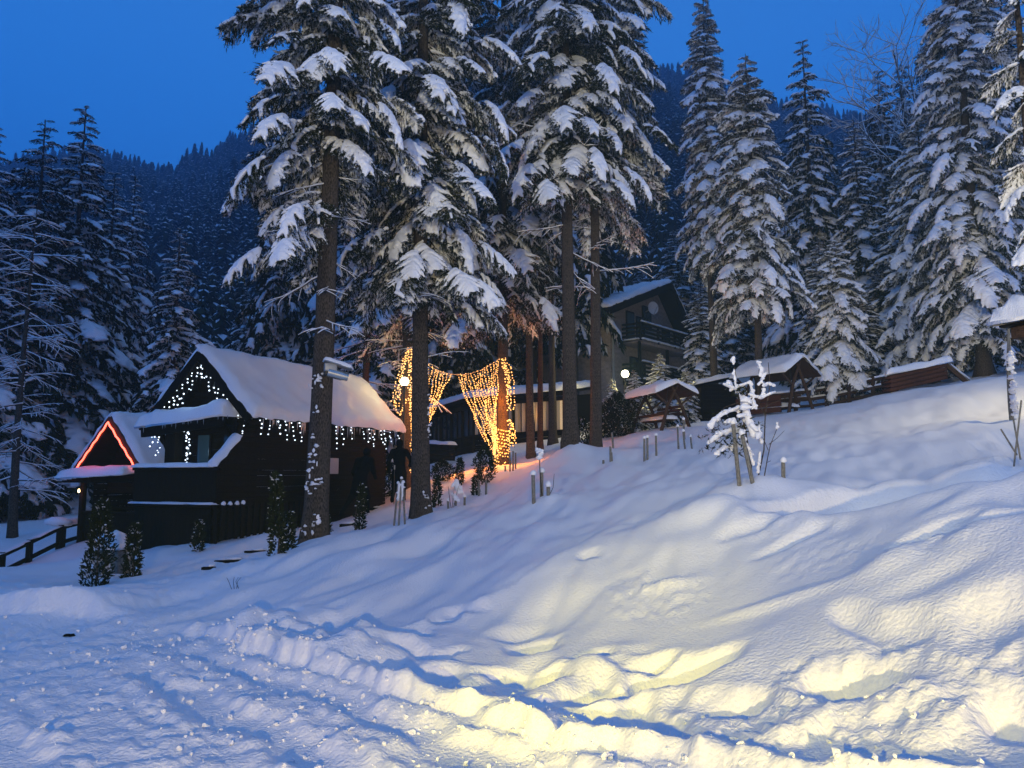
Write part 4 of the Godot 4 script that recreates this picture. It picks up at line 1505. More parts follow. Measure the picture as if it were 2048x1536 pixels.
func build_hut() -> void:
	var base := Vector3(-8.99, -0.15, -19.0)
	var t := thing("small_hut", "small dark hut with a snowy gable roof edged by a glowing red light rope", "hut", base, AXIS)
	var w: Material = M.dark_wood
	var eave := 1.9
	var top := 3.22
	for s in [1.0, -1.0]:
		var y := -0.5
		while y < eave:
			beam("plank", t, Vector3(-1.15 + s * 1.0, y, -1.7), Vector3(0.06, 0.145, 2.8), w)
			y += 0.15
		var e := Vector3(-1.15 + s * 1.28, eave - 0.12, 0.1)
		var r := Vector3(-1.15 - s * 0.02, top, 0.1)
		for k in 9:
			var a := e.lerp(r, k / 9.0)
			var b := e.lerp(r, (k + 0.97) / 9.0)
			var n := (b - a).cross(Vector3(0, 0, 1)).normalized()
			n = n if n.y > 0 else -n
			part("roof_board", box_mesh, t, Transform3D(Basis(b - a, n * 0.05, Vector3(0, 0, 3.4)), (a + b) * 0.5 + Vector3(0, 0, -1.7)), w)
		var nn := (r - e).cross(Vector3(0, 0, 1)).normalized()
		nn = nn if nn.y > 0 else -nn
		part("roof_snow", pillow(e + nn * 0.03 + Vector3(0, 0, 0.03), Vector3(0, 0, -3.5), r - e + (r - e).normalized() * 0.06, 0.17, 31 + int(s), nn, 0.14, 0.04), t)
		bar("barge_board", t, e + Vector3(0, -0.06, 0.05), r + Vector3(0, -0.06, 0.05), 0.04, 0.16, M.red_wood)
	for zz in [-0.7, -3.1]:
		var y := -0.4 if zz < -1.0 else 1.35
		while y < top - 0.15:
			var half := 1.0 if y < eave else 1.1 * (top - 0.08 - y) / (top - eave)
			if half > 0.08:
				beam("plank", t, Vector3(-1.15, y, zz), Vector3(half * 2.0, 0.145, 0.05), w)
			y += 0.15
	# open front with a counter and a snowy canopy
	for k in 13:
		beam("counter_board", t, Vector3(-2.1 + k * 0.16, 0.25, -0.1), Vector3(0.15, 1.1, 0.04), w)
	beam("counter_top", t, Vector3(-1.15, 0.82, -0.1), Vector3(2.1, 0.05, 0.3), w)
	for x in [-2.15, -0.15]:
		beam("post", t, Vector3(x, 0.7, 0.0), Vector3(0.12, 2.3, 0.12), w)
	for k in 5:
		beam("canopy_board", t, Vector3(-1.25, 1.66 - k * 0.02, -0.1 + k * 0.13), Vector3(2.5, 0.04, 0.12), w)
	part("canopy_snow", pillow(Vector3(-2.55, 1.66, 0.5), Vector3(2.35, 0.08, 0), Vector3(0, 0.08, -0.62), 0.22, 37, Vector3.UP, 0.1, 0.03), t)
	beam("sign_board", t, Vector3(-0.95, 2.25, -0.62), Vector3(0.8, 0.2, 0.03), M.brown_wood)
	# the rope of light and the small lamp below the canopy
	var rope := thing("light_rope", "glowing orange red light rope outlining the small hut gable", "light rope", base, AXIS)
	var pts := PackedVector3Array()
	for k in 41:
		var g := k / 20.0 - 1.0
		var p := Vector3(-1.15 + g * 1.22, top - 0.16 - absf(g) * (top - eave + 0.02), 0.2)
		pts.append(p + Vector3(0, 0.018 * sin(k * 1.7), 0))
	pts.resize(38)
	var rr := PackedFloat32Array()
	rr.resize(pts.size())
	rr.fill(0.022)
	var mb := MB.new()
	mb.tube(pts, rr, 6)
	part("light_tube", mb.commit(M.red_rope), rope)
	omni("rope_light", base + Basis(Vector3.UP, AXIS) * Vector3(-1.15, 2.5, 0.4), 0.22, Color(1, 0.18, 0.08), 0.3)
	var lamp := thing("small_lamp", "tiny warm lamp hanging under the small hut canopy", "lamp", base, AXIS)
	mb = MB.new()
	mb.lump(Vector3(-2.05, 1.34, 0.2), Vector3(0.03, 0.07, 0.03), 2, 0.05)
	part("lamp_bulb", mb.commit(M.amber_bulb), lamp)
	bar("lamp_cord", lamp, Vector3(-2.05, 1.4, 0.2), Vector3(-2.05, 1.62, 0.2), 0.01, 0.01, M.black)
	omni("small_lamp_light", base + Basis(Vector3.UP, AXIS) * Vector3(-2.05, 1.34, 0.2), 0.05, Color(1, 0.5, 0.2), 0.03)

# ---------------------------------------------------------------- the chalet
func build_chalet() -> void:
	var base := Vector3(8.4, 5.4, -44.0)
	var t := thing("chalet", "plastered mountain chalet with a steep gable, two wooden balconies and a satellite dish", "house", base, deg_to_rad(50.0))
	var wm: Material = M.render_wall
	var w: Material = M.dark_wood
	# gable wall as a prism 0.3 thick, and the body behind it
	var outline := [Vector2(-5.0, -1.5), Vector2(-5.0, 5.05), Vector2(0, 6.9), Vector2(4.1, 3.0), Vector2(4.1, -1.5)]
	var mb := MB.new()
	for z in [0.0, -4.5]:
		mb.quad(Vector3(outline[0].x, outline[0].y, z), Vector3(outline[1].x, outline[1].y, z), Vector3(outline[3].x, outline[3].y, z), Vector3(outline[4].x, outline[4].y, z))
		mb.tri(Vector3(outline[1].x, outline[1].y, z), Vector3(outline[2].x, outline[2].y, z), Vector3(outline[3].x, outline[3].y, z))
	for q in [0, 3]:
		var a: Vector2 = outline[q]
		var b: Vector2 = outline[q + 1]
		mb.quad(Vector3(a.x, a.y, 0), Vector3(a.x, a.y, -4.5), Vector3(b.x, b.y, -4.5), Vector3(b.x, b.y, 0))
	part("wall", mb.commit(wm), t)
	var ends := [[Vector3(-6.6, 4.55, 1.0), Vector3(0, 7.1, 1.0)], [Vector3(5.3, 1.7, 1.0), Vector3(-0.05, 7.1, 1.0)]]
	for q in 2:
		var e: Vector3 = ends[q][0]
		var r: Vector3 = ends[q][1]
		var n := (r - e).cross(Vector3(0, 0, 1)).normalized()
		n = n if n.y > 0 else -n
		var roof := part("roof", box_mesh, t, Transform3D(Basis(r - e, n * 0.22, Vector3(0, 0, 6.2)), (e + r) * 0.5 + Vector3(0, 0, -3.1)), w)
		bar("barge_board", t, e + Vector3(0, -0.05, 0.03), r + Vector3(0, -0.05, 0.03), 0.06, 0.42, w)
		part("roof_snow", pillow(e + n * 0.12 + Vector3(0, 0, 0.05), Vector3(0, 0, -6.2), (r - e) * (1.0 if q == 0 else 0.98), 0.3 if q == 0 else 0.12, 51 + q, n, 0.3, 0.04), t)
	# windows: frame and pane
	for q in [[-1.2, 5.1, 0.95, 1.25, "glass"], [-3.0, 4.3, 0.8, 1.7, "blue_glass"], [-1.9, 4.2, 0.9, 1.6, "glass"], [1.0, 4.1, 0.9, 1.1, "glass"], [-2.6, 1.9, 1.0, 1.5, "glass"], [-1.0, 1.9, 1.1, 1.4, "lit_dim"], [1.2, 1.9, 1.0, 1.3, "glass"], [2.9, 1.2, 0.7, 0.8, "glass"]]:
		var win := part("window", box_mesh, t, Transform3D(Basis.from_scale(Vector3(q[2], q[3], 0.12)), Vector3(q[0], q[1], 0.02)), w)
		for s in [-1.0, 1.0]:
			put("pane", box_mesh, win, Transform3D(Basis.from_scale(Vector3(0.42, 0.88, 0.3)), Vector3(s * 0.23, 0, 0.42)), M[q[4]])
	# balconies
	for lv in [[3.35, -3.9, 1.7, 1.15], [1.2, -3.9, 4.4, 1.2]]:
		var fl: float = lv[0]
		var a: float = lv[1]
		var b: float = lv[2]
		beam("balcony_floor", t, Vector3((a + b) * 0.5, fl - 0.1, lv[3] * 0.5 + 0.06), Vector3(b - a, 0.22, lv[3]), wm if fl > 2 else w)
		for k in 4:
			var y: float = fl + 0.22 + k * 0.22
			beam("balcony_rail", t, Vector3((a + b) * 0.5, y, lv[3] + 0.09), Vector3(b - a, 0.12, 0.05), w)
			beam("balcony_rail", t, Vector3(a, y, lv[3] * 0.5 + 0.06), Vector3(0.05, 0.12, lv[3]), w)
		part("rail_snow", snow_bar(Vector3(a, fl + 0.96, lv[3] + 0.09), Vector3(b, fl + 0.96, lv[3] + 0.09), 0.14, 0.09, int(fl * 10)), t)
		part("floor_snow", snow_bar(Vector3(a, fl + 0.02, lv[3] + 0.17), Vector3(b, fl + 0.02, lv[3] + 0.17), 0.14, 0.08, int(fl * 10) + 1), t)
		part("side_snow", snow_bar(Vector3(a - 0.03, fl + 0.02, lv[3]), Vector3(a - 0.03, fl + 0.02, 0.2), 0.12, 0.08, int(fl * 10) + 2), t)
		var n := 4 if fl > 2 else 6
		for k in n:
			beam("balcony_post", t, Vector3(lerpf(a, b, k / float(n - 1)), fl + 0.45, lv[3] + 0.06), Vector3(0.1, 1.0, 0.1), w)
	for x in [-3.9, -0.9, 1.7]:
		beam("balcony_column", t, Vector3(x, 2.2, 1.12), Vector3(0.13, 2.1, 0.13), w)
	beam("downpipe", t, Vector3(-4.9, 1.8, 0.12), Vector3(0.1, 6.4, 0.1), M.grey_metal)
	# the dish
	var d := thing("satellite_dish", "round pale satellite dish on the chalet gable wall", "satellite dish", base + Basis(Vector3.UP, deg_to_rad(50.0)) * Vector3(-1.75, 5.45, 0.75), deg_to_rad(20.0))
	var db := MB.new()
	for j in 6:
		for s in 16:
			var r := 0.33 * j / 5.0
			var a := TAU * s / 16.0
			db.v.append(Vector3(cos(a) * r, sin(a) * r * 1.1, r * r * 0.5))
			db.n.append(Vector3(-cos(a) * r, -sin(a) * r, 1).normalized())
	for j in 5:
		for s in 16:
			var a := j * 16 + s
			var b := j * 16 + (s + 1) % 16
			db.i.append_array(PackedInt32Array([a, a + 16, b, b, a + 16, b + 16]))
	M.dish.cull_mode = BaseMaterial3D.CULL_DISABLED
	part("bowl", db.commit(M.dish), d)
	bar("feed_arm", d, Vector3(0, -0.42, 0.1), Vector3(0, 0.0, 0.5), 0.03, 0.03, M.grey_metal)
	bar("wall_arm", d, Vector3(0, 0, 0), Vector3(-0.1, -0.1, -0.6), 0.05, 0.05, M.grey_metal)

# ---------------------------------------------------------------- the long low veranda
func build_veranda() -> void:
	var t := thing("veranda", "long low restaurant veranda with lit curtained windows under a snowy roof", "building")
	var w: Material = M.dark_wood
	var line := [Vector3(-3.80, 4.58, -36.00), Vector3(-1.64, 4.89, -33.00), Vector3(2.35, 5.05, -31.50)]
	for s in 2:
		var a: Vector3 = line[s]
		var b: Vector3 = line[s + 1]
		var d := b - a
		var n := 4 if s == 0 else 7
		var away := Vector3(d.z, 0, -d.x).normalized()
		away = away if away.z < 0 else -away
		var low := 1.2
		part("roof_snow", pillow(a - away * 0.45 + Vector3(0, -0.02, 0), d, away * 5.0 + Vector3(0, 0.7, 0), 0.28, 61 + s, Vector3.UP, 0.2, 0.03), t)
		bar("roof_edge", t, a - away * 0.4 - Vector3(0, 0.12, 0), b - away * 0.4 - Vector3(0, 0.12, 0), 0.1, 0.18, w)
		part("roof", box_mesh, t, Transform3D(Basis(d, Vector3(0, 0.1, 0), away * 5.0 + Vector3(0, 0.7, 0)), (a + b) * 0.5 + away * 2.1 + Vector3(0, 0.26, 0)), w)
		# boards below the windows
		for k in 8:
			var h := Vector3(0, -1.75 - k * 0.19, 0)
			bar("wall_board", t, a + h, b + h, 0.05, 0.18, w)
		bar("sill", t, a + Vector3(0, -1.62, 0), b + Vector3(0, -1.62, 0), 0.16, 0.07, w)
		bar("head_beam", t, a + Vector3(0, -0.3, 0), b + Vector3(0, -0.3, 0), 0.1, 0.16, w)
		for k in n + 1:
			var p := a.lerp(b, float(k) / n)
			bar("post", t, p + Vector3(0, -0.2, 0), p + Vector3(0, -3.4, 0), 0.12, 0.12, w)
		for k in n:
			var p := a.lerp(b, (k + 0.5) / n)
			var lit := s == 1 and k in [4, 6]
			var m: Material = M.lit_window if lit else (M.curtain if (s == 1 and k > 0) else M.glass)
			var win := part("window", box_mesh, t, Transform3D(Basis(d / n * 0.9, Vector3(0, 1.2, 0), away * 0.04), p + Vector3(0, -0.98, 0) + away * 0.05), m)
			put("mullion", box_mesh, win, Transform3D(Basis.from_scale(Vector3(0.05, 1.0, 1.0)), Vector3(0.06, 0, -1.3)), w)
			if lit or s == 1:
				for g in 2:
					put("curtain", box_mesh, win, Transform3D(Basis.from_scale(Vector3(0.26, 1.0, 0.5)), Vector3(-0.3 + g * 0.55, 0, -1.6)), M.curtain)
		# back wall
		part("back_wall", box_mesh, t, Transform3D(Basis(d, Vector3(0, 4.0, 0), away * 0.2), (a + b) * 0.5 + away * 4.4 + Vector3(0, -1.7, 0)), w)
	omni("veranda_window_light", line[1].lerp(line[2], 0.6) + Vector3(0, -0.9, 0.35), 0.25, Color(1, 0.72, 0.35), 0.3)
	# rubble and snow in front
	var low := thing("low_wall", "low dark wall with a flat snow cap in front of the veranda", "wall", Vector3.ZERO)
	var a := Vector3(-3.25, 2.84, -31.00)
	var b := Vector3(-2.31, 2.76, -30.00)
	for k in 3:
		bar("wall_board", low, a + Vector3(0, -0.12 - k * 0.2, 0), b + Vector3(0, -0.12 - k * 0.2, 0), 0.3, 0.19, w)
	part("snow_cap", snow_bar(a, b, 0.5, 0.14, 3), low)

# ---------------------------------------------------------------- sheds, swings, fences
func build_shed() -> void:
	var g := on(7.89, 30.0)
	var t := thing("shed", "small dark plank shed with a flat snowy roof right of the roofed swing", "shed", Vector3(g.x, 3.69 - 0.1, -30.0), 0.1)
	var y := 0.05
	while y < 1.5:
		beam("plank", t, Vector3(0, y, 0.7), Vector3(1.5, 0.145, 0.05), M.dark_wood)
		beam("plank", t, Vector3(-0.73, y, 0), Vector3(0.05, 0.145, 1.35), M.dark_wood)
		beam("plank", t, Vector3(0.73, y, 0), Vector3(0.05, 0.145, 1.35), M.dark_wood)
		beam("plank", t, Vector3(0, y, -0.7), Vector3(1.5, 0.145, 0.05), M.dark_wood)
		y += 0.15
	for x in [-0.72, 0.72]:
		beam("corner_post", t, Vector3(x, 0.75, 0.74), Vector3(0.1, 1.6, 0.1), M.dark_wood)
	part("roof", box_mesh, t, Transform3D(Basis(Vector3(1.9, 0.42, 0), Vector3(0, 0.06, 0), Vector3(0, 0, 1.9)), Vector3(0, 1.62, 0)), M.dark_wood)
	part("roof_snow", pillow(Vector3(-1.0, 1.42, 0.98), Vector3(2.0, 0.44, 0), Vector3(0, 0, -1.95), 0.17, 71, Vector3.UP, 0.12, 0.03), t)

func build_swing(label: String, at: Vector3, turn: float, w: float, l: float, eave: float, top: float, wood: Material, boarded: bool) -> void:
	var t := thing("roofed_swing", label, "garden swing", at, turn, "wooden swings under little snowy roofs")
	var over := 0.12
	for s in [1.0, -1.0]:
		var e := Vector3(s * (w * 0.5 + over), eave, 0)
		var r := Vector3(0, top, 0)
		var n := (r - e).cross(Vector3(0, 0, 1)).normalized()
		n = n if n.y > 0 else -n
		for k in 5:
			var a := e.lerp(r, k / 5.0)
			var b := e.lerp(r, (k + 0.96) / 5.0)
			part("roof_board", box_mesh, t, Transform3D(Basis(b - a, n * 0.035, Vector3(0, 0, l + 0.3)), (a + b) * 0.5), wood)
		part("roof_snow", pillow(e + n * 0.02 + Vector3(0, 0, l * 0.5 + 0.16), Vector3(0, 0, -l - 0.32), r - e + Vector3(-s * 0.04, 0.02, 0), 0.2, int(w * 100) + int(s), (n + Vector3.UP * 0.6).normalized(), 0.16, 0.05), t)
		for z in [l * 0.5 - 0.05, -l * 0.5 + 0.05]:
			# splayed log legs, crossing under the ridge
			var lm := MB.new()
			lm.tube(PackedVector3Array([Vector3(s * w * 0.52, -0.35, z + signf(z) * 0.1), Vector3(s * w * 0.2, top * 0.55, z), Vector3(-s * w * 0.08, top - 0.04, z)]), PackedFloat32Array([0.062, 0.055, 0.05]), 8)
			part("log_leg", lm.commit(wood), t)
			bar("brace", t, Vector3(s * w * 0.16, eave * 0.72, z), Vector3(s * w * 0.5, eave - 0.02, z), 0.05, 0.05, wood)
	bar("ridge_beam", t, Vector3(0, top - 0.1, l * 0.5), Vector3(0, top - 0.1, -l * 0.5), 0.07, 0.09, wood)
	for s in [1.0, -1.0]:
		bar("side_beam", t, Vector3(s * w * 0.25, eave * 0.5, l * 0.5), Vector3(s * w * 0.25, eave * 0.5, -l * 0.5), 0.06, 0.08, wood)
	# bench
	for k in 4:
		beam("seat_slat", t, Vector3(-0.2 + k * 0.12, 0.42, 0), Vector3(0.1, 0.035, l * 0.75), wood)
	for k in 4:
		beam("back_slat", t, Vector3(0.28 + k * 0.02, 0.52 + k * 0.11, 0), Vector3(0.03, 0.09, l * 0.75), wood)
	part("seat_snow", pillow(Vector3(-0.26, 0.44, l * 0.37), Vector3(0.5, 0, 0), Vector3(0, 0, -l * 0.74), 0.16, 9, Vector3.UP, 0.12, 0.02), t)
	for z in [-l * 0.36, l * 0.36]:
		bar("hanger", t, Vector3(-0.2, 0.42, z), Vector3(-0.1, top - 0.14, z), 0.02, 0.02, M.black)
	if boarded:
		for k in 3:
			beam("side_board", t, Vector3(-w * 0.5, eave * 0.2 + k * 0.2, -0.1), Vector3(0.04, 0.17, l * 0.95), M.red_wood)

func log_rail(parent: Node, a: Vector3, b: Vector3, r: float, wood: Material, called := "rail") -> void:
	var lm := MB.new()
	lm.tube(PackedVector3Array([a, a.lerp(b, 0.5) - Vector3(0, 0.02, 0), b]), PackedFloat32Array([r, r * 0.95, r * 0.9]), 8)
	part(called, lm.commit(wood), parent)

func build_fences() -> void:
	# right, behind the swing
	var t := thing("log_fence", "brown log fence with snow on its rails below the small burdened spruce", "fence")
	var tops := [Vector3(9.41, 4.52, -28.50), Vector3(10.46, 4.61, -28.30), Vector3(11.49, 4.71, -28.00), Vector3(12.14, 4.81, -27.60), Vector3(12.88, 4.97, -27.30), Vector3(13.54, 5.11, -27.00)]
	for k in tops.size():
		var p: Vector3 = tops[k]
		var lm := MB.new()
		lm.tube(PackedVector3Array([p + Vector3(0, 0.1, 0), p - Vector3(0, 1.3, 0)]), PackedFloat32Array([0.08, 0.09]), 8)
		part("post", lm.commit(M.brown_wood), t)
		if k < tops.size() - 1:
			var q: Vector3 = tops[k + 1]
			for h in [0.0, -0.28, -0.52]:
				log_rail(t, p + Vector3(0, h, 0), q + Vector3(0, h, 0), 0.055, M.brown_wood)
				if h > -0.5:
					part("rail_snow", snow_bar(p + Vector3(0, h + 0.04, 0), q + Vector3(0, h + 0.04, 0), 0.12, 0.08, k), t)
	# covered pile of boards on the bank
	t = thing("board_pile", "long pile of reddish boards under a smooth snow slab on the upper bank", "board pile")
	var a := Vector3(11.73, 4.37, -24.00)
	var b := Vector3(13.69, 4.82, -24.30)
	for k in 4:
		bar("board", t, a + Vector3(0, k * 0.13 - 0.15, 0.02 * (k % 2)), b + Vector3(0, k * 0.13 - 0.15, 0.02 * (k % 2)), 0.5, 0.12, M.red_wood)
	part("snow_slab", pillow(a + Vector3(-0.1, 0.3, 0.35), b - a + Vector3(0.25, 0, 0), Vector3(0.35, -0.05, -0.9), 0.26, 77, Vector3.UP, 0.14, 0.03), t)
	bar("prop", t, b + Vector3(0.1, 0.3, 0), b + Vector3(0.75, -0.35, 0.1), 0.1, 0.12, M.brown_wood)
	part("prop_snow", pillow(b + Vector3(0.1, 0.36, 0.1), Vector3(0.65, -0.6, 0.1), Vector3(0.05, 0, -0.25), 0.1, 78), t)
	# left railing by the path down
	t = thing("wooden_railing", "dark wooden railing with two rails going down the snow at the left edge", "railing")
	var rp := [Vector3(-11.47, -0.48, -16.50), Vector3(-11.17, -0.16, -17.20), Vector3(-11.20, 0.03, -18.20), Vector3(-11.12, 0.30, -19.30), Vector3(-11.54, 0.37, -21.50)]
	for k in rp.size():
		var p: Vector3 = rp[k]
		beam("post", t, p - Vector3(0, 0.42, 0), Vector3(0.16 if k == 3 else 0.11, 1.0, 0.16 if k == 3 else 0.11), M.dark_wood)
		if k < rp.size() - 1:
			var q: Vector3 = rp[k + 1]
			for h in [0.0, -0.36]:
				bar("rail", t, p + Vector3(0, h, 0.06), q + Vector3(0, h, 0.06), 0.05, 0.09, M.dark_wood)
			part("rail_snow", snow_bar(p + Vector3(0, 0.05, 0.05), q + Vector3(0, 0.05, 0.05), 0.1 if k < 3 else 0.32, 0.025 if k < 3 else 0.12, k), t)
	var st := MB.new()
	st.lump(rp[3] + Vector3(-0.05, 0.14, 0), Vector3(0.3, 0.16, 0.3), 4)
	part("post_snow", st.commit(M.soft_snow), t)

# ---------------------------------------------------------------- lights of the garden
func build_curtains() -> void:
	rng.seed = 71
	var knot := Vector3(-0.37, 5.15, -23.30)
	var left_top := Vector3(-3.11, 5.35, -23.00)
	var cable := sagging(left_top, knot, 0.62, 24)
	var t := thing("curtain_lights", "warm light curtain gathered to the right tree, strands tied low at its foot", "string lights", Vector3.ZERO, 0.0, "golden light curtains between the trees")
	var mb := MB.new()
	var rr := PackedFloat32Array()
	rr.resize(cable.size())
	rr.fill(0.012)
	mb.tube(cable, rr, 4, false)
	part("cable", mb.commit(M.curtain), t)
	for k in 16:
		var f := lerpf(0.535, 0.985, k / 15.0)
		var a := cable[int(f * 24)].lerp(cable[mini(int(f * 24) + 1, 24)], f * 24 - int(f * 24)) + Vector3(0, 0, rng.randf_range(-0.12, 0.12))
		var tie := Vector3(-0.48, 2.27, -23.30) + Vector3(rng.randf_range(-0.1, 0.1), rng.randf_range(-0.25, 0.3), 0.0)
		var pts := PackedVector3Array()
		for q in 15:
			var e := q / 14.0
			var x := lerpf(a.x, tie.x, pow(e, 1.25))
			pts.append(Vector3(x + 0.025 * sin(e * 17.0 + k), lerpf(a.y, tie.y, e), lerpf(a.z, tie.z, e) + 0.05 * sin(e * 5.0 + k * 2.0)))
		strand(t, pts, 0.06, 0.017, M.warm_bulb, 0.014)
	for k in 6:
		var a := Vector3(-0.28, 5.08, -23.40) + Vector3(rng.randf_range(-0.05, 0.1), rng.randf_range(-0.1, 0.1), 0.2)
		var x := rng.randf_range(0.1, 0.32)
		var drop := rng.randf_range(0.6, 1.9)
		strand(t, PackedVector3Array([a, a + Vector3(x * 0.7, -0.35, 0), a + Vector3(x, -drop * 0.6, 0), a + Vector3(x * 0.95, -drop, 0)]), 0.078, 0.019, M.warm_bulb, 0.025)
	# wound round the foot of the tree
	for k in 3:
		var pts := PackedVector3Array()
		for q in 30:
			var an := q * 0.75 + k
			pts.append(Vector3(-0.33, 2.37, -24.00) + Vector3(cos(an) * 0.27, -0.55 + q * 0.035 + k * 0.15, sin(an) * 0.27))
		strand(t, pts, 0.078, 0.019, M.warm_bulb, 0.02)
	for k in 4:
		var a := Vector3(-0.21, 3.28, -23.60) + Vector3(rng.randf_range(0, 0.12), 0, 0.1)
		strand(t, PackedVector3Array([a, a + Vector3(0.12, -0.15 - 0.1 * k, 0), a + Vector3(0.22, -0.5 - 0.12 * k, 0.05)]), 0.09, 0.02, M.warm_bulb, 0.04)
	t = thing("curtain_lights", "warm light curtain by the walkers, partly hidden behind a trunk", "string lights", Vector3.ZERO, 0.0, "golden light curtains between the trees")
	for k in 8:
		var f := lerpf(0.22, 0.455, k / 7.0)
		var a := cable[int(f * 24)].lerp(cable[int(f * 24) + 1], f * 24 - int(f * 24)) + Vector3(0, 0, rng.randf_range(-0.1, 0.1))
		var tie := Vector3(-2.67, 2.82, -23.10) + Vector3(rng.randf_range(-0.1, 0.08), rng.randf_range(-0.2, 0.3), 0)
		var pts := PackedVector3Array()
		for q in 13:
			var e := q / 12.0
			pts.append(Vector3(lerpf(a.x, tie.x, pow(e, 1.15)) + 0.02 * sin(e * 15.0 + k), lerpf(a.y, tie.y, e), lerpf(a.z, tie.z, e)))
		strand(t, pts, 0.06, 0.017, M.warm_bulb, 0.014)
	# on the left tree: a slender tent of strands and a fringe round the stem
	for k in 5:
		var tie := Vector3(-2.92, 2.41, -22.80) + Vector3(rng.randf_range(-0.06, 0.06), rng.randf_range(-0.2, 0.2), 0)
		var a := left_top + Vector3(0.03 * k - 0.02, rng.randf_range(-0.1, 0.08), 0.1)
		strand(t, PackedVector3Array([a, a + Vector3(0.02 + 0.03 * k, -0.8, 0), a + Vector3(0.06, -1.7, 0), tie]), 0.078, 0.019, M.warm_bulb, 0.03)
	for k in 4:
		var a := left_top + Vector3(-0.02, 0.02, 0.12)
		var b := Vector3(-3.48, 3.82, -22.80) + Vector3(k * 0.07 - 0.1, rng.randf_range(-0.3, 0.1), 0)
		var pts := sagging(a, b, -0.1, 8)
		if k < 2:
			pts.append(Vector3(-3.32, 3.34, -22.80))
			pts.append(Vector3(-3.15, 3.82, -22.80))
		strand(t, pts, 0.078, 0.019, M.warm_bulb, 0.03)
	strand(t, PackedVector3Array([Vector3(-2.81, 1.60, -22.60), Vector3(-2.84, 1.24, -22.60), Vector3(-2.85, 1.02, -22.60), Vector3(-2.79, 0.88, -22.60)]), 0.04, 0.02, M.warm_bulb, 0.05)
	strand(t, PackedVector3Array([Vector3(-2.95, 1.96, -22.60), Vector3(-2.91, 1.60, -22.60)]), 0.04, 0.02, M.warm_bulb, 0.05)
	# the light they throw
	omni("curtain_light", Vector3(-0.41, 3.89, -23.55), 1.0, Color(1, 0.5, 0.12), 0.1)
	omni("curtain_light", Vector3(-0.40, 2.66, -23.50), 1.0, Color(1, 0.5, 0.12), 0.1)
	omni("curtain_light", Vector3(-3.10, 3.84, -23.05), 0.4, Color(1, 0.5, 0.12), 0.1)
	omni("curtain_light", Vector3(-0.18, 3.10, -23.20), 3.0, Color(1, 0.55, 0.16), 0.3)
	omni("curtain_light", Vector3(-0.51, 3.99, -23.00), 1.0, Color(1, 0.55, 0.16), 0.3)
	omni("curtain_light", Vector3(-2.13, 3.99, -23.00), 0.5, Color(1, 0.55, 0.16), 0.3)
	omni("curtain_light", Vector3(-2.95, 3.08, -22.90), 0.35, Color(1, 0.55, 0.16), 0.3)
	omni("path_string_light", Vector3(-1.85, 1.98, -24.00), 1.2, Color(1, 0.55, 0.16), 0.3)

func globe_lamp(label: String, at: Vector3, foot: float, r: float, energy: float) -> void:
	var t := thing("globe_lamp", label, "lamp", at)
	var mb := MB.new()
	mb.lump(Vector3.ZERO, Vector3(r, r, r), 3, 0.0, 10, 14)
	for q in mb.v.size():
		if mb.v[q].y < 0.0:
			mb.v[q].y /= 0.45
	part("globe_bulb", mb.commit(M.lamp_globe), t)
	bar("collar", t, Vector3(0, -r * 1.25, 0), Vector3(0, -r * 0.9, 0), r * 0.8, r * 0.8, M.black)
	bar("pole", t, Vector3(0, foot - at.y - 0.2, 0), Vector3(0, -r * 1.2, 0), 0.06, 0.06, M.black)
	omni(("globe_light"), at, energy, Color(1, 0.92, 0.6), r)

# floodlight on the trunk of the front spruce
func build_floodlight() -> void:
	var t := thing("floodlight", "metal floodlight box with a snow hood on the front spruce trunk", "floodlight", Vector3(-3.04, 3.36, -12.75), 0.35)
	beam("housing", t, Vector3(0.0, 0.02, 0.05), Vector3(0.2, 0.13, 0.16), M.grey_metal)
	beam("mount", t, Vector3(-0.05, -0.05, -0.08), Vector3(0.08, 0.12, 0.2), M.black)
	var mb := MB.new()
	var pts := PackedVector3Array()
	var rr := PackedFloat32Array()
	for q in 7:
		pts.append(Vector3(-0.04 + q * 0.055, -0.06 - q * 0.012, 0.06))
		rr.append(0.085 if q < 5 else 0.07)
	mb.tube(pts, rr, 14)
	part("reflector", mb.commit(M.steel), t)
	part("hood", box_mesh, t, Transform3D(Basis(Vector3(0.44, -0.12, 0), Vector3(0, 0.02, 0), Vector3(0, 0, 0.26)), Vector3(0.12, 0.06, 0.05)), M.grey_metal)
	part("snow_hood", pillow(Vector3(-0.12, 0.12, 0.17), Vector3(0.46, -0.12, 0), Vector3(0, 0, -0.24), 0.08, 5, Vector3.UP, 0.07, 0.01), t)

# ---------------------------------------------------------------- snow on trunks
func trunk_patches(label: String, at: Vector3, r: float, h: float, count: int, toward: float, seed_: int) -> void:
	rng.seed = seed_
	var t := thing("trunk_snow", label, "snow", at)
	t.set_meta("kind", "stuff")
	var mb := MB.new()
	for k in count:
		var y := pow(rng.randf(), 1.2) * h
		var a := toward + rng.randfn() * 0.55
		var rr := r * (1.0 - 0.04 * y) * (1.0 + 0.35 * exp(-y / 0.22))
		var p := Vector3(sin(a) * rr, y, cos(a) * rr)
		for q in rng.randi_range(2, 6):
			var b := a + rng.randfn() * 0.22
			var yy := y + rng.randfn() * 0.07
			var e := Vector3(sin(b), 0, cos(b))
			mb.lump(e * (rr + 0.001) + Vector3(0, yy, 0), Vector3(rng.randf_range(0.01, 0.038), rng.randf_range(0.008, 0.04), 0.011), rng.randi(), 0.6, 5, 7, Basis(Vector3(e.z, 0, -e.x), Vector3.UP, e))
	var o := part("snow_patches", mb.commit(M.soft_snow), t)
	o.set_meta("kind", "stuff")

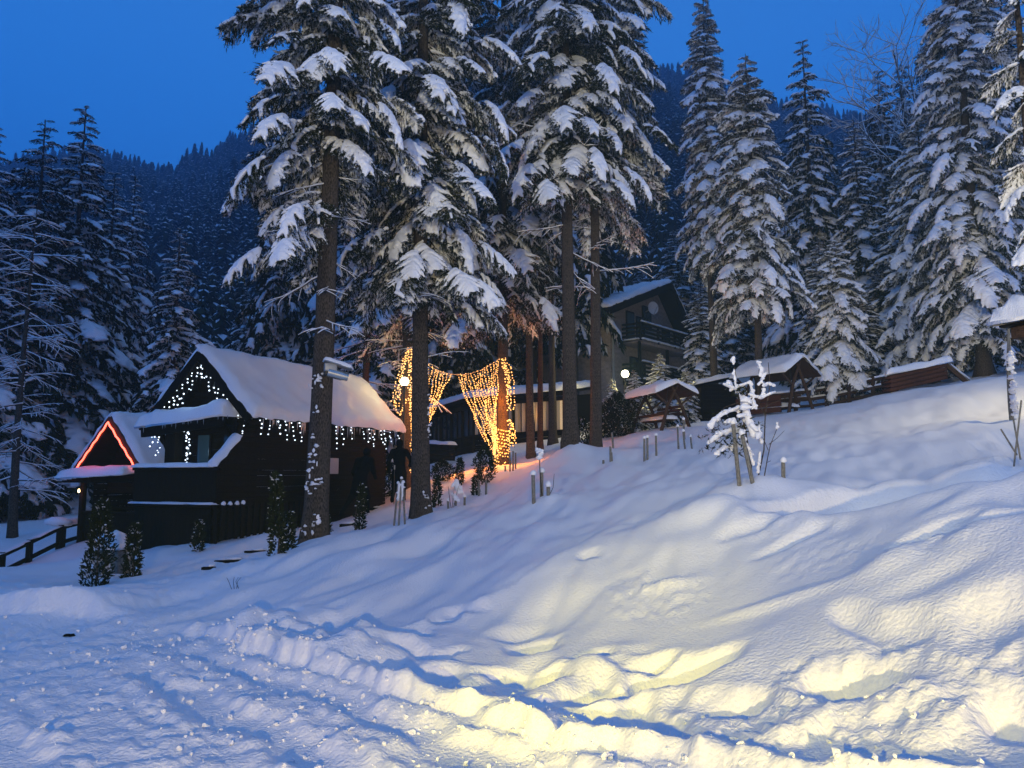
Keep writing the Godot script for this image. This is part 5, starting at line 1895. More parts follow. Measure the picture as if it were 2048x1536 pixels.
# ---------------------------------------------------------------- shrubs, stakes, saplings
func shrub(label: String, at: Vector3, h: float, r: float, lean: Vector3, seed_: int, snow := 22, round_ := false) -> void:
	rng.seed = seed_
	var t := thing("shrub" if round_ else "thuja", label, "shrub", at)
	var nd := MB.new()
	nd.colored = true
	var sm := MB.new()
	frost = 0.03
	var n := int(700 * h * (r / 0.18) + 150)
	for k in n:
		var e := pow(rng.randf(), 0.8)
		var a := rng.randf() * TAU
		var prof := sin(PI * clampf(e * 0.86 + 0.13, 0, 1)) if round_ else (pow(1.0 - e, 0.36) * (0.8 + 0.2 * smoothstep(0.0, 0.2, e)) + 0.03)
		var rr := r * prof * sqrt(rng.randf_range(0.2, 1.0)) * (1.0 + 0.25 * sin(a * 3.0 + e * 9.0 + seed_))
		var p := Vector3(cos(a) * rr, e * h, sin(a) * rr) + lean * e
		var d := Vector3(cos(a) * rng.randf_range(0.1, 0.9), rng.randf_range(-0.2, 1.3), sin(a) * rng.randf_range(0.1, 0.9)).normalized()
		twig(nd, p, d, rng.randf_range(0.05, 0.11), 0.016, k % 3 == 0)
		if k < snow:
			var s := rng.randf_range(0.006, 0.018)
			sm.lump(p + d * 0.06 + Vector3(0, 0.01, 0), Vector3(s * 1.5, s * 0.8, s * 1.5), k, 0.3, 4, 6)
	part("stem", trunk_mesh(h * 0.9, 0.02, 0.1, seed_).commit(M.bark), t)
	part("foliage", nd.commit(M.needles), t).set_meta("kind", "stuff")
	part("snow_dabs", sm.commit(M.soft_snow), t).set_meta("kind", "stuff")

# stakes: pairs of foot and head, with a cap of snow each
func stakes(label: String, pairs: Array, r: float, twigs := false, capped := true, group := "") -> void:
	var foot: Vector3 = pairs[0][0]
	var t := thing("stakes", label, "stakes", foot, 0.0, group)
	for q in pairs:
		var a: Vector3 = q[0] - foot
		var b: Vector3 = q[1] - foot
		var lm := MB.new()
		lm.tube(PackedVector3Array([a - (b - a).normalized() * 0.25, a.lerp(b, 0.5), b]), PackedFloat32Array([r, r * 0.95, r * 0.9]), 7)
		part("stake", lm.commit(M.grey_wood), t)
		if capped:
			var mb := MB.new()
			mb.lump(b + Vector3(0, 0.0, 0), Vector3(r * 1.6, r * 1.9, r * 1.6), int(b.x * 100), 0.15, 5, 8)
			part("snow_cap", mb.commit(M.soft_snow), t)
	if twigs:
		var wd := MB.new()
		for k in 3:
			var d := Vector3(rng.randf_range(-0.3, 0.3), 1, rng.randf_range(-0.2, 0.2))
			wd.tube(PackedVector3Array([Vector3(0.08, 0, 0), Vector3(0.08, 0, 0) + d * 0.3, Vector3(0.1, 0, 0) + d * 0.6]), PackedFloat32Array([0.008, 0.006, 0.003]), 4, false)
		part("sapling_stem", wd.commit(M.bark), t)

func lumps(t: Node3D, called: String, runs: Array, px: float, from: Vector3) -> void:
	var lo := Vector3(99, 99, 99)
	var hi := -lo
	for q in runs:
		for k in q.size() - 1:
			lo = lo.min(q[k] - from)
			hi = hi.max(q[k] - from)
	var m := Vector3(0.16, 0.16, 0.16)
	var f := Field.new(lo - m, hi + m, 0.014, 0.025)
	f.below = 1.3
	for q in runs:
		var r: float = q[q.size() - 1] * px * 0.86
		for k in q.size() - 2:
			var a: Vector3 = q[k] - from
			var b: Vector3 = q[k + 1] - from
			f.capsule(a, b, r * 0.7, r * 0.6)
			for w in 5:
				var p := a.lerp(b, rng.randf()) + Vector3(rng.randf_range(-1, 1), rng.randf_range(-0.5, 0.5), rng.randf_range(-1.4, 1.4)) * r
				var e := Vector3(rng.randf_range(-1, 1), rng.randf_range(-0.9, 0.2), rng.randf_range(-1, 1)) * r * 1.1
				f.capsule(p, p + e, r * rng.randf_range(0.35, 0.75), r * rng.randf_range(0.2, 0.5))
	var mb := MB.new()
	f.mesh(mb)
	part(called, mb.commit(M.soft_snow), t).set_meta("kind", "stuff")

func build_sapling() -> void:
	var foot := on(3.25, 10.6)
	var t := thing("young_spruce", "young staked spruce smothered in lumps of snow on the mound", "sapling", foot)
	var px := 0.0069
	var wd := MB.new()
	var stems := [
		[Vector3(3.28, 1.33, -10.60), Vector3(3.27, 1.74, -10.60), Vector3(3.21, 2.22, -10.60), Vector3(3.14, 2.63, -10.60), Vector3(3.09, 3.08, -10.60), 0.016],
		[Vector3(3.31, 1.36, -10.60), Vector3(3.44, 1.94, -10.55), Vector3(3.46, 2.41, -10.50), Vector3(3.54, 2.83, -10.50), Vector3(3.53, 3.14, -10.50), 0.011],
		[Vector3(3.37, 1.37, -10.50), Vector3(3.43, 1.80, -10.40), Vector3(3.48, 2.00, -10.40), Vector3(3.60, 2.27, -10.40), 0.008],
		[Vector3(3.46, 2.01, -10.40), Vector3(3.57, 2.09, -10.40), Vector3(3.66, 2.19, -10.35), 0.005],
		[Vector3(3.45, 1.93, -10.40), Vector3(3.40, 2.06, -10.40), Vector3(3.35, 2.14, -10.40), 0.005],
		[Vector3(3.43, 1.77, -10.40), Vector3(3.48, 1.79, -10.40), 0.004],
		[Vector3(3.14, 2.60, -10.60), Vector3(2.91, 2.52, -10.50), Vector3(2.71, 2.27, -10.40), 0.008],
		[Vector3(3.18, 2.28, -10.60), Vector3(2.87, 2.14, -10.50), Vector3(2.63, 1.99, -10.40), 0.008],
		[Vector3(3.44, 2.52, -10.50), Vector3(3.67, 2.62, -10.50), Vector3(3.88, 2.69, -10.50), 0.004],
		[Vector3(3.12, 2.77, -10.60), Vector3(3.30, 2.84, -10.60), 0.005],
		[Vector3(3.46, 2.41, -10.50), Vector3(3.36, 2.62, -10.50), Vector3(3.40, 3.07, -10.50), 0.006],
	]
	for s in stems:
		var pts := PackedVector3Array()
		var rr := PackedFloat32Array()
		for k in s.size() - 1:
			pts.append(s[k] - foot)
			rr.append(s[s.size() - 1] * (1.0 - 0.7 * k / (s.size() - 1)))
		wd.tube(pts, rr, 6)
	part("stem", wd.commit(M.bark), t)
	var nd := MB.new()
	nd.colored = true
	rng.seed = 88
	for q in [[Vector3(3.01, 2.42, -10.60), 0.22], [Vector3(2.80, 2.07, -10.50), 0.26], [Vector3(3.03, 1.97, -10.60), 0.2], [Vector3(3.28, 2.28, -10.60), 0.16], [Vector3(3.16, 2.77, -10.60), 0.12], [Vector3(2.95, 2.21, -10.55), 0.2]]:
		for k in 46:
			var p: Vector3 = q[0] - foot + Vector3(rng.randf_range(-1, 1), rng.randf_range(-0.5, 0.4), rng.randf_range(-1, 1)) * q[1]
			twig(nd, p, Vector3(rng.randf_range(-1, 1), rng.randf_range(-0.9, 0.3), rng.randf_range(-1, 1)).normalized(), 0.09, 0.01, true)
	part("foliage", nd.commit(M.needles), t).set_meta("kind", "stuff")
	lumps(t, "snow_load", [
		[Vector3(3.08, 3.23, -10.60), Vector3(3.08, 3.13, -10.60), 4.5], [Vector3(3.08, 3.06, -10.60), Vector3(3.09, 2.94, -10.60), Vector3(3.10, 2.82, -10.60), 3.0],
		[Vector3(3.10, 2.78, -10.60), Vector3(2.91, 2.84, -10.50), 6.0], [Vector3(3.13, 2.82, -10.60), Vector3(3.30, 2.88, -10.60), Vector3(3.30, 2.70, -10.50), 5.0], [Vector3(3.11, 2.73, -10.60), Vector3(3.27, 2.75, -10.70), 6.0], [Vector3(2.99, 2.89, -10.60), Vector3(3.04, 2.84, -10.60), 5.5],
		[Vector3(3.38, 3.15, -10.50), Vector3(3.44, 3.05, -10.50), Vector3(3.41, 2.95, -10.50), 5.0], [Vector3(3.49, 2.99, -10.50), Vector3(3.37, 2.82, -10.45), 4.5],
		[Vector3(3.43, 2.81, -10.45), Vector3(3.53, 2.85, -10.50), Vector3(3.59, 2.81, -10.45), 4.5], [Vector3(3.25, 2.70, -10.50), Vector3(3.40, 2.65, -10.50), Vector3(3.57, 2.72, -10.40), 5.0], [Vector3(3.46, 2.77, -10.50), Vector3(3.41, 2.65, -10.50), 5.0], [Vector3(3.30, 2.62, -10.50), Vector3(3.34, 2.50, -10.50), 5.5],
		[Vector3(3.18, 2.65, -10.55), Vector3(3.20, 2.54, -10.50), 11.0], [Vector3(3.12, 2.51, -10.55), Vector3(2.90, 2.45, -10.45), Vector3(2.73, 2.34, -10.40), Vector3(2.69, 2.23, -10.40), 8.0], [Vector3(3.19, 2.50, -10.50), Vector3(3.23, 2.30, -10.45), Vector3(3.28, 2.13, -10.45), 13.0], [Vector3(3.34, 2.24, -10.50), Vector3(3.40, 2.04, -10.50), 7.0],
		[Vector3(3.04, 2.22, -10.50), Vector3(2.81, 2.16, -10.40), Vector3(2.64, 2.03, -10.35), 9.0], [Vector3(3.11, 2.19, -10.45), Vector3(3.14, 2.00, -10.45), 9.0], [Vector3(3.07, 1.99, -10.50), Vector3(2.86, 1.97, -10.40), Vector3(2.73, 1.88, -10.40), 6.5], [Vector3(2.93, 2.33, -10.40), Vector3(3.00, 2.35, -10.40), 7.0],
		[Vector3(3.22, 1.97, -10.50), Vector3(3.27, 1.73, -10.50), 5.0], [Vector3(3.37, 1.90, -10.50), Vector3(3.33, 1.63, -10.50), 5.0], [Vector3(3.34, 2.27, -10.40), Vector3(3.35, 2.12, -10.40), 3.5], [Vector3(3.59, 2.30, -10.40), Vector3(3.57, 2.22, -10.40), 3.0], [Vector3(3.22, 1.53, -10.50), Vector3(3.27, 1.37, -10.50), 6.0], [Vector3(3.19, 1.37, -10.50), Vector3(3.42, 1.37, -10.50), 6.0], [Vector3(3.56, 1.57, -10.50), Vector3(3.67, 1.52, -10.50), 4.0],
	], px, foot)
	stakes("three grey stakes round the young snow-smothered spruce", [[Vector3(3.05, 1.37, -10.40), Vector3(2.99, 2.30, -10.40)], [Vector3(3.22, 1.34, -10.30), Vector3(3.09, 2.15, -10.35)], [Vector3(3.67, 1.39, -10.50), Vector3(3.68, 1.79, -10.50)]], 0.03)
	# a dead-leaf stem and stakes further left
	var p := on(0.53, 13.8)
	stakes("three snow-capped stakes with a tiny snow-topped sapling, middle of the slope", [[Vector3(0.38, 1.13, -13.60), Vector3(0.37, 1.62, -13.60)], [Vector3(0.53, 1.29, -13.90), Vector3(0.53, 1.67, -13.90)], [Vector3(0.64, 1.15, -13.70), Vector3(0.64, 1.42, -13.70)]], 0.036)
	var s := thing("sapling", "thin stem topped by one white snow lump between the three mid-slope stakes", "sapling", p)
	wd = MB.new()
	wd.tube(PackedVector3Array([Vector3(0, 0, 0), Vector3(0.50, 1.60, -13.80) - p, Vector3(0.49, 1.94, -13.80) - p]), PackedFloat32Array([0.012, 0.01, 0.006]), 5)
	wd.tube(PackedVector3Array([Vector3(0.62, 1.16, -13.80) - p, Vector3(0.73, 1.38, -13.80) - p, Vector3(0.75, 1.62, -13.80) - p]), PackedFloat32Array([0.007, 0.006, 0.004]), 5)
	part("stem", wd.commit(M.bark), s)
	lumps(s, "snow_lump", [[Vector3(0.49, 2.04, -13.80), Vector3(0.50, 1.97, -13.80), 7.0], [Vector3(0.44, 2.07, -13.80), Vector3(0.49, 1.99, -13.80), 3.5], [Vector3(0.49, 1.94, -13.80), Vector3(0.49, 1.88, -13.80), 4.0]], 0.009, p)

func build_stakes() -> void:
	rng.seed = 91
	var g := "stakes of young trees on the slope"
	stakes("tall tripod of thin stakes left of the big spruce trunk", [[Vector3(-2.16, 0.50, -14.20), Vector3(-2.11, 1.45, -14.40)], [Vector3(-2.04, 0.48, -14.00), Vector3(-2.05, 1.54, -14.40)], [Vector3(-1.95, 0.53, -14.30), Vector3(-2.02, 1.47, -14.40)]], 0.02, false, true, g)
	lumps_on("snowy_frame", "snow-plastered boards leaning on the tall tripod of stakes", [[Vector3(-2.08, 1.43, -14.35), Vector3(-2.09, 1.14, -14.30), 4.5], [Vector3(-2.02, 1.47, -14.35), Vector3(-2.03, 1.14, -14.30), 4.0]])
	stakes("short stakes clotted with snow left of the orange-lit bush", [[Vector3(-1.34, 0.76, -16.50), Vector3(-1.36, 1.07, -16.50)], [Vector3(-1.20, 0.83, -16.70), Vector3(-1.21, 1.17, -16.70)], [Vector3(-1.01, 0.82, -16.60), Vector3(-1.01, 1.15, -16.60)]], 0.026, true, true, g)
	lumps_on("snow_tuft", "lumpy snow tuft on the sapling between the clotted short stakes", [[Vector3(-1.19, 1.47, -16.60), Vector3(-1.13, 1.23, -16.60), 9.0], [Vector3(-1.27, 1.18, -16.60), Vector3(-1.14, 1.07, -16.50), 8.0], [Vector3(-1.06, 1.23, -16.60), Vector3(-1.16, 1.33, -16.60), 6.0]])
	stakes("two pale stakes under the round orange-lit bush", [[Vector3(-0.62, 0.95, -18.60), Vector3(-0.62, 1.48, -18.60)], [Vector3(-0.79, 0.96, -18.60), Vector3(-0.79, 1.46, -18.60)]], 0.03, false, false, g)
	stakes("thin dark stakes right of the curtain-lit tree", [[Vector3(-0.19, 1.49, -21.50), Vector3(-0.19, 1.85, -21.50)], [Vector3(-0.05, 1.46, -21.30), Vector3(-0.06, 2.22, -21.30)], [Vector3(0.03, 1.46, -21.30), Vector3(0.03, 2.26, -21.30)], [Vector3(0.10, 1.67, -21.60), Vector3(0.10, 2.22, -21.60)]], 0.025, false, false, g)
	stakes("pair of stakes joined by a snow cap in front of the roofed swing", [[Vector3(3.08, 1.83, -18.00), Vector3(3.09, 2.46, -18.00)], [Vector3(3.15, 1.83, -18.00), Vector3(3.16, 2.48, -18.00)], [Vector3(3.40, 1.90, -18.20), Vector3(3.40, 2.54, -18.20)]], 0.028, false, true, g)
	stakes("row of short stakes below the shed corner", [[Vector3(4.14, 2.24, -19.20), Vector3(4.13, 2.81, -19.20)], [Vector3(4.34, 2.32, -19.40), Vector3(4.31, 2.70, -19.40)], [Vector3(4.55, 2.45, -19.60), Vector3(4.54, 2.58, -19.60)], [Vector3(4.58, 2.79, -20.50), Vector3(4.57, 3.08, -20.50)]], 0.026, false, true, g)
	stakes("dark stakes just right of the cone of snow", [[Vector3(2.15, 1.81, -18.20), Vector3(2.15, 1.95, -18.20)], [Vector3(2.32, 1.83, -18.20), Vector3(2.32, 2.27, -18.20)], [Vector3(2.35, 1.86, -18.20), Vector3(2.34, 2.13, -18.20)], [Vector3(2.68, 2.39, -20.50), Vector3(2.66, 2.72, -20.50)]], 0.03, false, false, g)
	stakes("thin pole and bent twigs at the right edge of the slope", [[Vector3(6.20, 1.94, -9.50), Vector3(6.31, 2.52, -9.50)], [Vector3(6.35, 2.04, -9.70), Vector3(6.32, 2.34, -9.70)], [Vector3(6.28, 2.07, -9.80), Vector3(6.22, 2.18, -9.80)]], 0.011, false, false)

func lumps_on(called: String, label: String, runs: Array) -> void:
	var from: Vector3 = runs[0][1]
	var t := thing(called, label, "snow", from)
	lumps(t, "snow_lump", runs, 0.0095, from)

func build_shrubs() -> void:
	shrub("largest bushy thuja in the lower left, speckled with snow", on(-6.32, 12.0, 0.05), 1.32, 0.2, Vector3(0.02, 0, 0), 401, 26)
	shrub("slimmer thuja right of the largest one, by the stone block", on(-6.30, 13.0, 0.05), 0.95, 0.12, Vector3(0.04, 0, 0), 402)
	shrub("tall slim thuja left of the floodlit spruce trunk", on(-3.48, 11.6, 0.05), 1.2, 0.105, Vector3(-0.05, 0, 0), 403)
	shrub("short thuja close to the foot of the floodlit spruce trunk", on(-3.51, 12.3, 0.05), 0.62, 0.1, Vector3.ZERO, 404)
	shrub("small thuja in front of the left walker", on(-3.12, 16.0, 0.05), 0.95, 0.1, Vector3(0.03, 0, 0), 405)
	shrub("small dark thuja against the porch of the cabin", on(-6.17, 15.4, 0.05), 0.6, 0.1, Vector3.ZERO, 406)
	shrub("dark ivy-like shrub hugging the right foot of the floodlit spruce", on(-3.18, 13.2, 0.05), 0.55, 0.09, Vector3.ZERO, 407)
	shrub("round bush lit olive green by the string lights", on(-0.71, 20.5, 0.0), 1.0, 0.27, Vector3.ZERO, 408, 8, true)
	shrub("small dark thuja left of the round lit bush", on(-0.89, 19.0, 0.05), 0.5, 0.08, Vector3.ZERO, 409, 4)
	shrub("dark thuja in front of the orange-lit snow", on(-1.76, 18.2, 0.05), 0.75, 0.09, Vector3.ZERO, 410, 6)
	shrub("small dark conifer between the curtain-lit tree and the trunk", on(-1.41, 21.0, 0.05), 0.75, 0.1, Vector3.ZERO, 411, 8)
	shrub("low twiggy bush before the low snow-capped wall", on(-2.05, 23.0, 0.0), 0.6, 0.35, Vector3.ZERO, 412, 10, true)
	shrub("reddish bush behind the walkers by the cabin corner", on(-3.80, 23.0, 0.0), 0.9, 0.4, Vector3.ZERO, 413, 30, true)
	shrub("snowy shrub between the two tall bare trunks", on(2.01, 22.0, 0.0), 1.0, 0.35, Vector3.ZERO, 414, 60, true)
	shrub("snowy shrub heap left of the roofed swing", on(3.59, 26.0, 0.0), 1.5, 0.7, Vector3.ZERO, 415, 120, true)
	shrub("low snowy bush under the globe lamp by the chalet", on(3.39, 27.5, 0.0), 1.3, 0.5, Vector3.ZERO, 416, 80, true)
	for q in [[1270, 27.5, 2.3, "young snowy spruce behind the left end of the roofed swing"], [1322, 28.5, 2.9, "young white spruce with its tip above the roofed swing"], [1375, 29.0, 2.2, "young white spruce between the roofed swing and the shed"], [1225, 29.0, 2.2, "young snowy spruce in front of the chalet wall"], [1290, 30.5, 1.7, "small snowy spruce seen under the swing roof"]]:
		rng.seed = int(q[0])
		whole_spruce(q[3], on((q[0] - 1024.0) / 1540.0 * q[1], q[1]), q[2], q[2] * 0.3, 2)
	# stone block with a snow cap between the thujas
	var b := on(-6.88, 13.6)
	var t := thing("stone_block", "squat stone block with a thick square snow cap between the two thujas", "stone")
	part("block", box_mesh, t, Transform3D(Basis(Vector3.UP, -0.3) * Basis.from_scale(Vector3(0.5, 0.5, 0.4)), b + Vector3(0, 0.2, 0)), M.stone)
	part("snow_cap", pillow(b + Vector3(-0.24, 0.45, 0.22), Vector3(0.46, 0, 0.1), Vector3(-0.06, 0, -0.4), 0.26, 4, Vector3.UP, 0.1, 0.02), t)

# loose crumbs of snow on the road and along its edge
func build_clods() -> void:
	rng.seed = 93
	var kinds := []
	for k in 3:
		var mb := MB.new()
		mb.lump(Vector3.ZERO, Vector3(1.0, 0.75, 0.85), 40 + k, 0.75, 4, 6)
		mb.n.clear()
		kinds.append(mb.commit(M.soft_snow))
	var t := thing("snow_crumbs", "loose crumbs of snow scattered over the road and its ploughed edge", "snow crumbs")
	t.set_meta("kind", "stuff")
	for k in 3:
		var mm := MultiMesh.new()
		mm.transform_format = MultiMesh.TRANSFORM_3D
		mm.mesh = kinds[k]
		mm.instance_count = 800
		for q in 800:
			var s := rng.randfn() * 0.35
			var along := rng.randf_range(-2.0, 5.0)
			if q % 3 == 0:
				s = -0.7 + rng.randfn() * 0.5
			elif q % 3 == 1:
				s = rng.randf_range(-5.0, 0.2)
				along = rng.randf_range(-5.0, 4.0)
			var x := -1.62 + 0.729 * along + 0.685 * s
			var z := -6.5 + 0.685 * along - 0.729 * s
			var size := 0.004 + 0.02 * pow(rng.randf(), 6.0)
			mm.set_instance_transform(q, Transform3D(Basis.from_euler(Vector3(rng.randf(), rng.randf() * TAU, rng.randf())) * Basis.from_scale(Vector3(size, size, size)), Vector3(x, snow_h(x, z) + size * 0.25, z)))
		var o := MultiMeshInstance3D.new()
		o.name = "crumbs" if k == 0 else "crumbs_%03d" % k
		o.multimesh = mm
		o.set_meta("kind", "stuff")
		t.add_child(o)

func build_path_things() -> void:
	rng.seed = 94
	var n := 0
	for q in [[470, 1112, 13.8, 0.5, "step board half buried in the trodden path, lowest of them"], [520, 1083, 15.2, 0.4, "step board half buried in the path, beside the tall slim thuja"], [655, 1072, 14.6, 0.25, "step board half buried right of the floodlit trunk foot"], [700, 1043, 17.5, 0.35, "step board half buried before the left walker"], [755, 1008, 20.5, 0.5, "step board half buried between the two walkers"], [430, 1140, 12.2, 0.2, "dark splinter of board on the lower path"]]:
		var p := on((q[0] - 1024.0) / 1540.0 * q[2], q[2])
		var t := thing("step_board", q[4], "step", p, rng.randf_range(-0.3, 0.3))
		beam("board", t, Vector3(0, 0.0, 0), Vector3(q[3], 0.07, 0.09), M.dark_wood)
		var mb := MB.new()
		mb.lump(Vector3(q[3] * 0.15, 0.05, -0.03), Vector3(q[3] * 0.3, 0.035, 0.07), n)
		part("snow_dab", mb.commit(M.soft_snow), t)
		n += 1
	var p := on(-4.28, 7.7)
	var t := thing("scrap", "small dark scrap lying on the trodden snow at lower left", "scrap", p)
	var mb := MB.new()
	mb.lump(Vector3(-0.03, 0.012, 0), Vector3(0.035, 0.02, 0.022), 1, 0.4, 5, 7)
	mb.lump(Vector3(0.02, 0.015, 0.01), Vector3(0.03, 0.018, 0.02), 2, 0.4, 5, 7)
	part("rag", mb.commit(M.cloth), t)
	t = thing("twigs", "a few thin twigs sticking out of the snow by the path", "twigs", on(-3.48, 9.8))
	mb = MB.new()
	for k in 4:
		var d := Vector3(rng.randf_range(-0.6, 0.6), 1.0, rng.randf_range(-0.3, 0.3)) * 0.13
		mb.tube(PackedVector3Array([Vector3(k * 0.03, -0.02, 0), d * 0.6 + Vector3(k * 0.03, 0, 0), d + Vector3(k * 0.05, 0, 0)]), PackedFloat32Array([0.004, 0.003, 0.002]), 4, false)
	part("twig", mb.commit(M.bark), t)
	# right edge: a birch stem and a feeder on a pole
	t = thing("birch", "snow-plastered broken birch stem at the right edge below the feeder", "tree", on(9.52, 14.5))
	part("trunk", trunk_mesh(2.1, 0.1, 0.15, 8).commit(M.grey_wood), t)
	rng.seed = 97
	mb = MB.new()
	for k in 90:
		var y := rng.randf_range(0.0, 1.3)
		var s := rng.randf_range(0.03, 0.06)
		mb.lump(Vector3(-0.06 + rng.randf_range(-0.04, 0.04), y, 0.05 + rng.randf_range(-0.04, 0.04)), Vector3(s, s * 0.9, s), k, 0.3, 4, 6)
	part("trunk_snow", mb.commit(M.soft_snow), t).set_meta("kind", "stuff")
	t = thing("bird_feeder", "wooden feeder on a pole under a fat cushion of snow at the right edge", "bird feeder", Vector3(6.82, 3.57, -10.00), 0.3)
	beam("house", t, Vector3(0.02, -0.1, 0), Vector3(0.34, 0.16, 0.3), M.brown_wood)
	beam("roof", t, Vector3(0, 0.0, 0), Vector3(0.52, 0.03, 0.46), M.dark_wood)
	bar("pole", t, Vector3(0.03, -0.15, 0), Vector3(0.05, -1.75, 0), 0.04, 0.04, M.dark_wood)
	part("snow_cushion", pillow(Vector3(-0.29, 0.02, 0.26), Vector3(0.56, 0, 0), Vector3(0, 0, -0.5), 0.36, 6, Vector3.UP, 0.22, 0.03), t)

# ---------------------------------------------------------------- people
func person(label: String, at: Vector3, turn: float, joints: Array, head: Vector3, hair: bool) -> void:
	var t := thing("person", label, "person", at, turn)
	var f := Field.new(Vector3(-0.75, -0.08, -0.75), Vector3(0.75, 1.9, 0.75), 0.022, 0.05)
	for q in joints:
		f.capsule(q[0], q[1], q[2], q[3])
	var mb := MB.new()
	f.mesh(mb)
	# head with its features, and hands with fingers, on finer grids
	var hf := Field.new(head - Vector3(0.16, 0.2, 0.18), head + Vector3(0.16, 0.18, 0.18), 0.009, 0.02)
	hf.capsule(head + Vector3(0, 0.02, 0.01), head + Vector3(0, -0.035, -0.02), 0.088, 0.07)
	hf.capsule(head + Vector3(0, -0.06, -0.05), head + Vector3(0, -0.02, -0.09), 0.03, 0.012)
	hf.capsule(head + Vector3(-0.08, -0.01, 0.01), head + Vector3(-0.085, 0.015, 0.01), 0.018, 0.016)
	hf.capsule(head + Vector3(0.08, -0.01, 0.01), head + Vector3(0.085, 0.015, 0.01), 0.018, 0.016)
	hf.capsule(head + Vector3(0, -0.08, 0.02), head + Vector3(0, -0.16, 0.03), 0.055, 0.06)
	hf.mesh(mb)
	part("body", mb.commit(M.cloth), t)
	var hm := MB.new()
	var cf := Field.new(head - Vector3(0.2, 0.3, 0.2), head + Vector3(0.2, 0.2, 0.2), 0.012, 0.03)
	cf.capsule(head + Vector3(0, 0.04, 0.02), head + Vector3(0, 0.0, 0.03), 0.098, 0.095)
	if hair:
		cf.capsule(head + Vector3(0, -0.02, 0.05), head + Vector3(0, -0.2, 0.07), 0.085, 0.06)
	cf.mesh(hm)
	part("hood" if not hair else "hair", hm.commit(M.cloth), t)

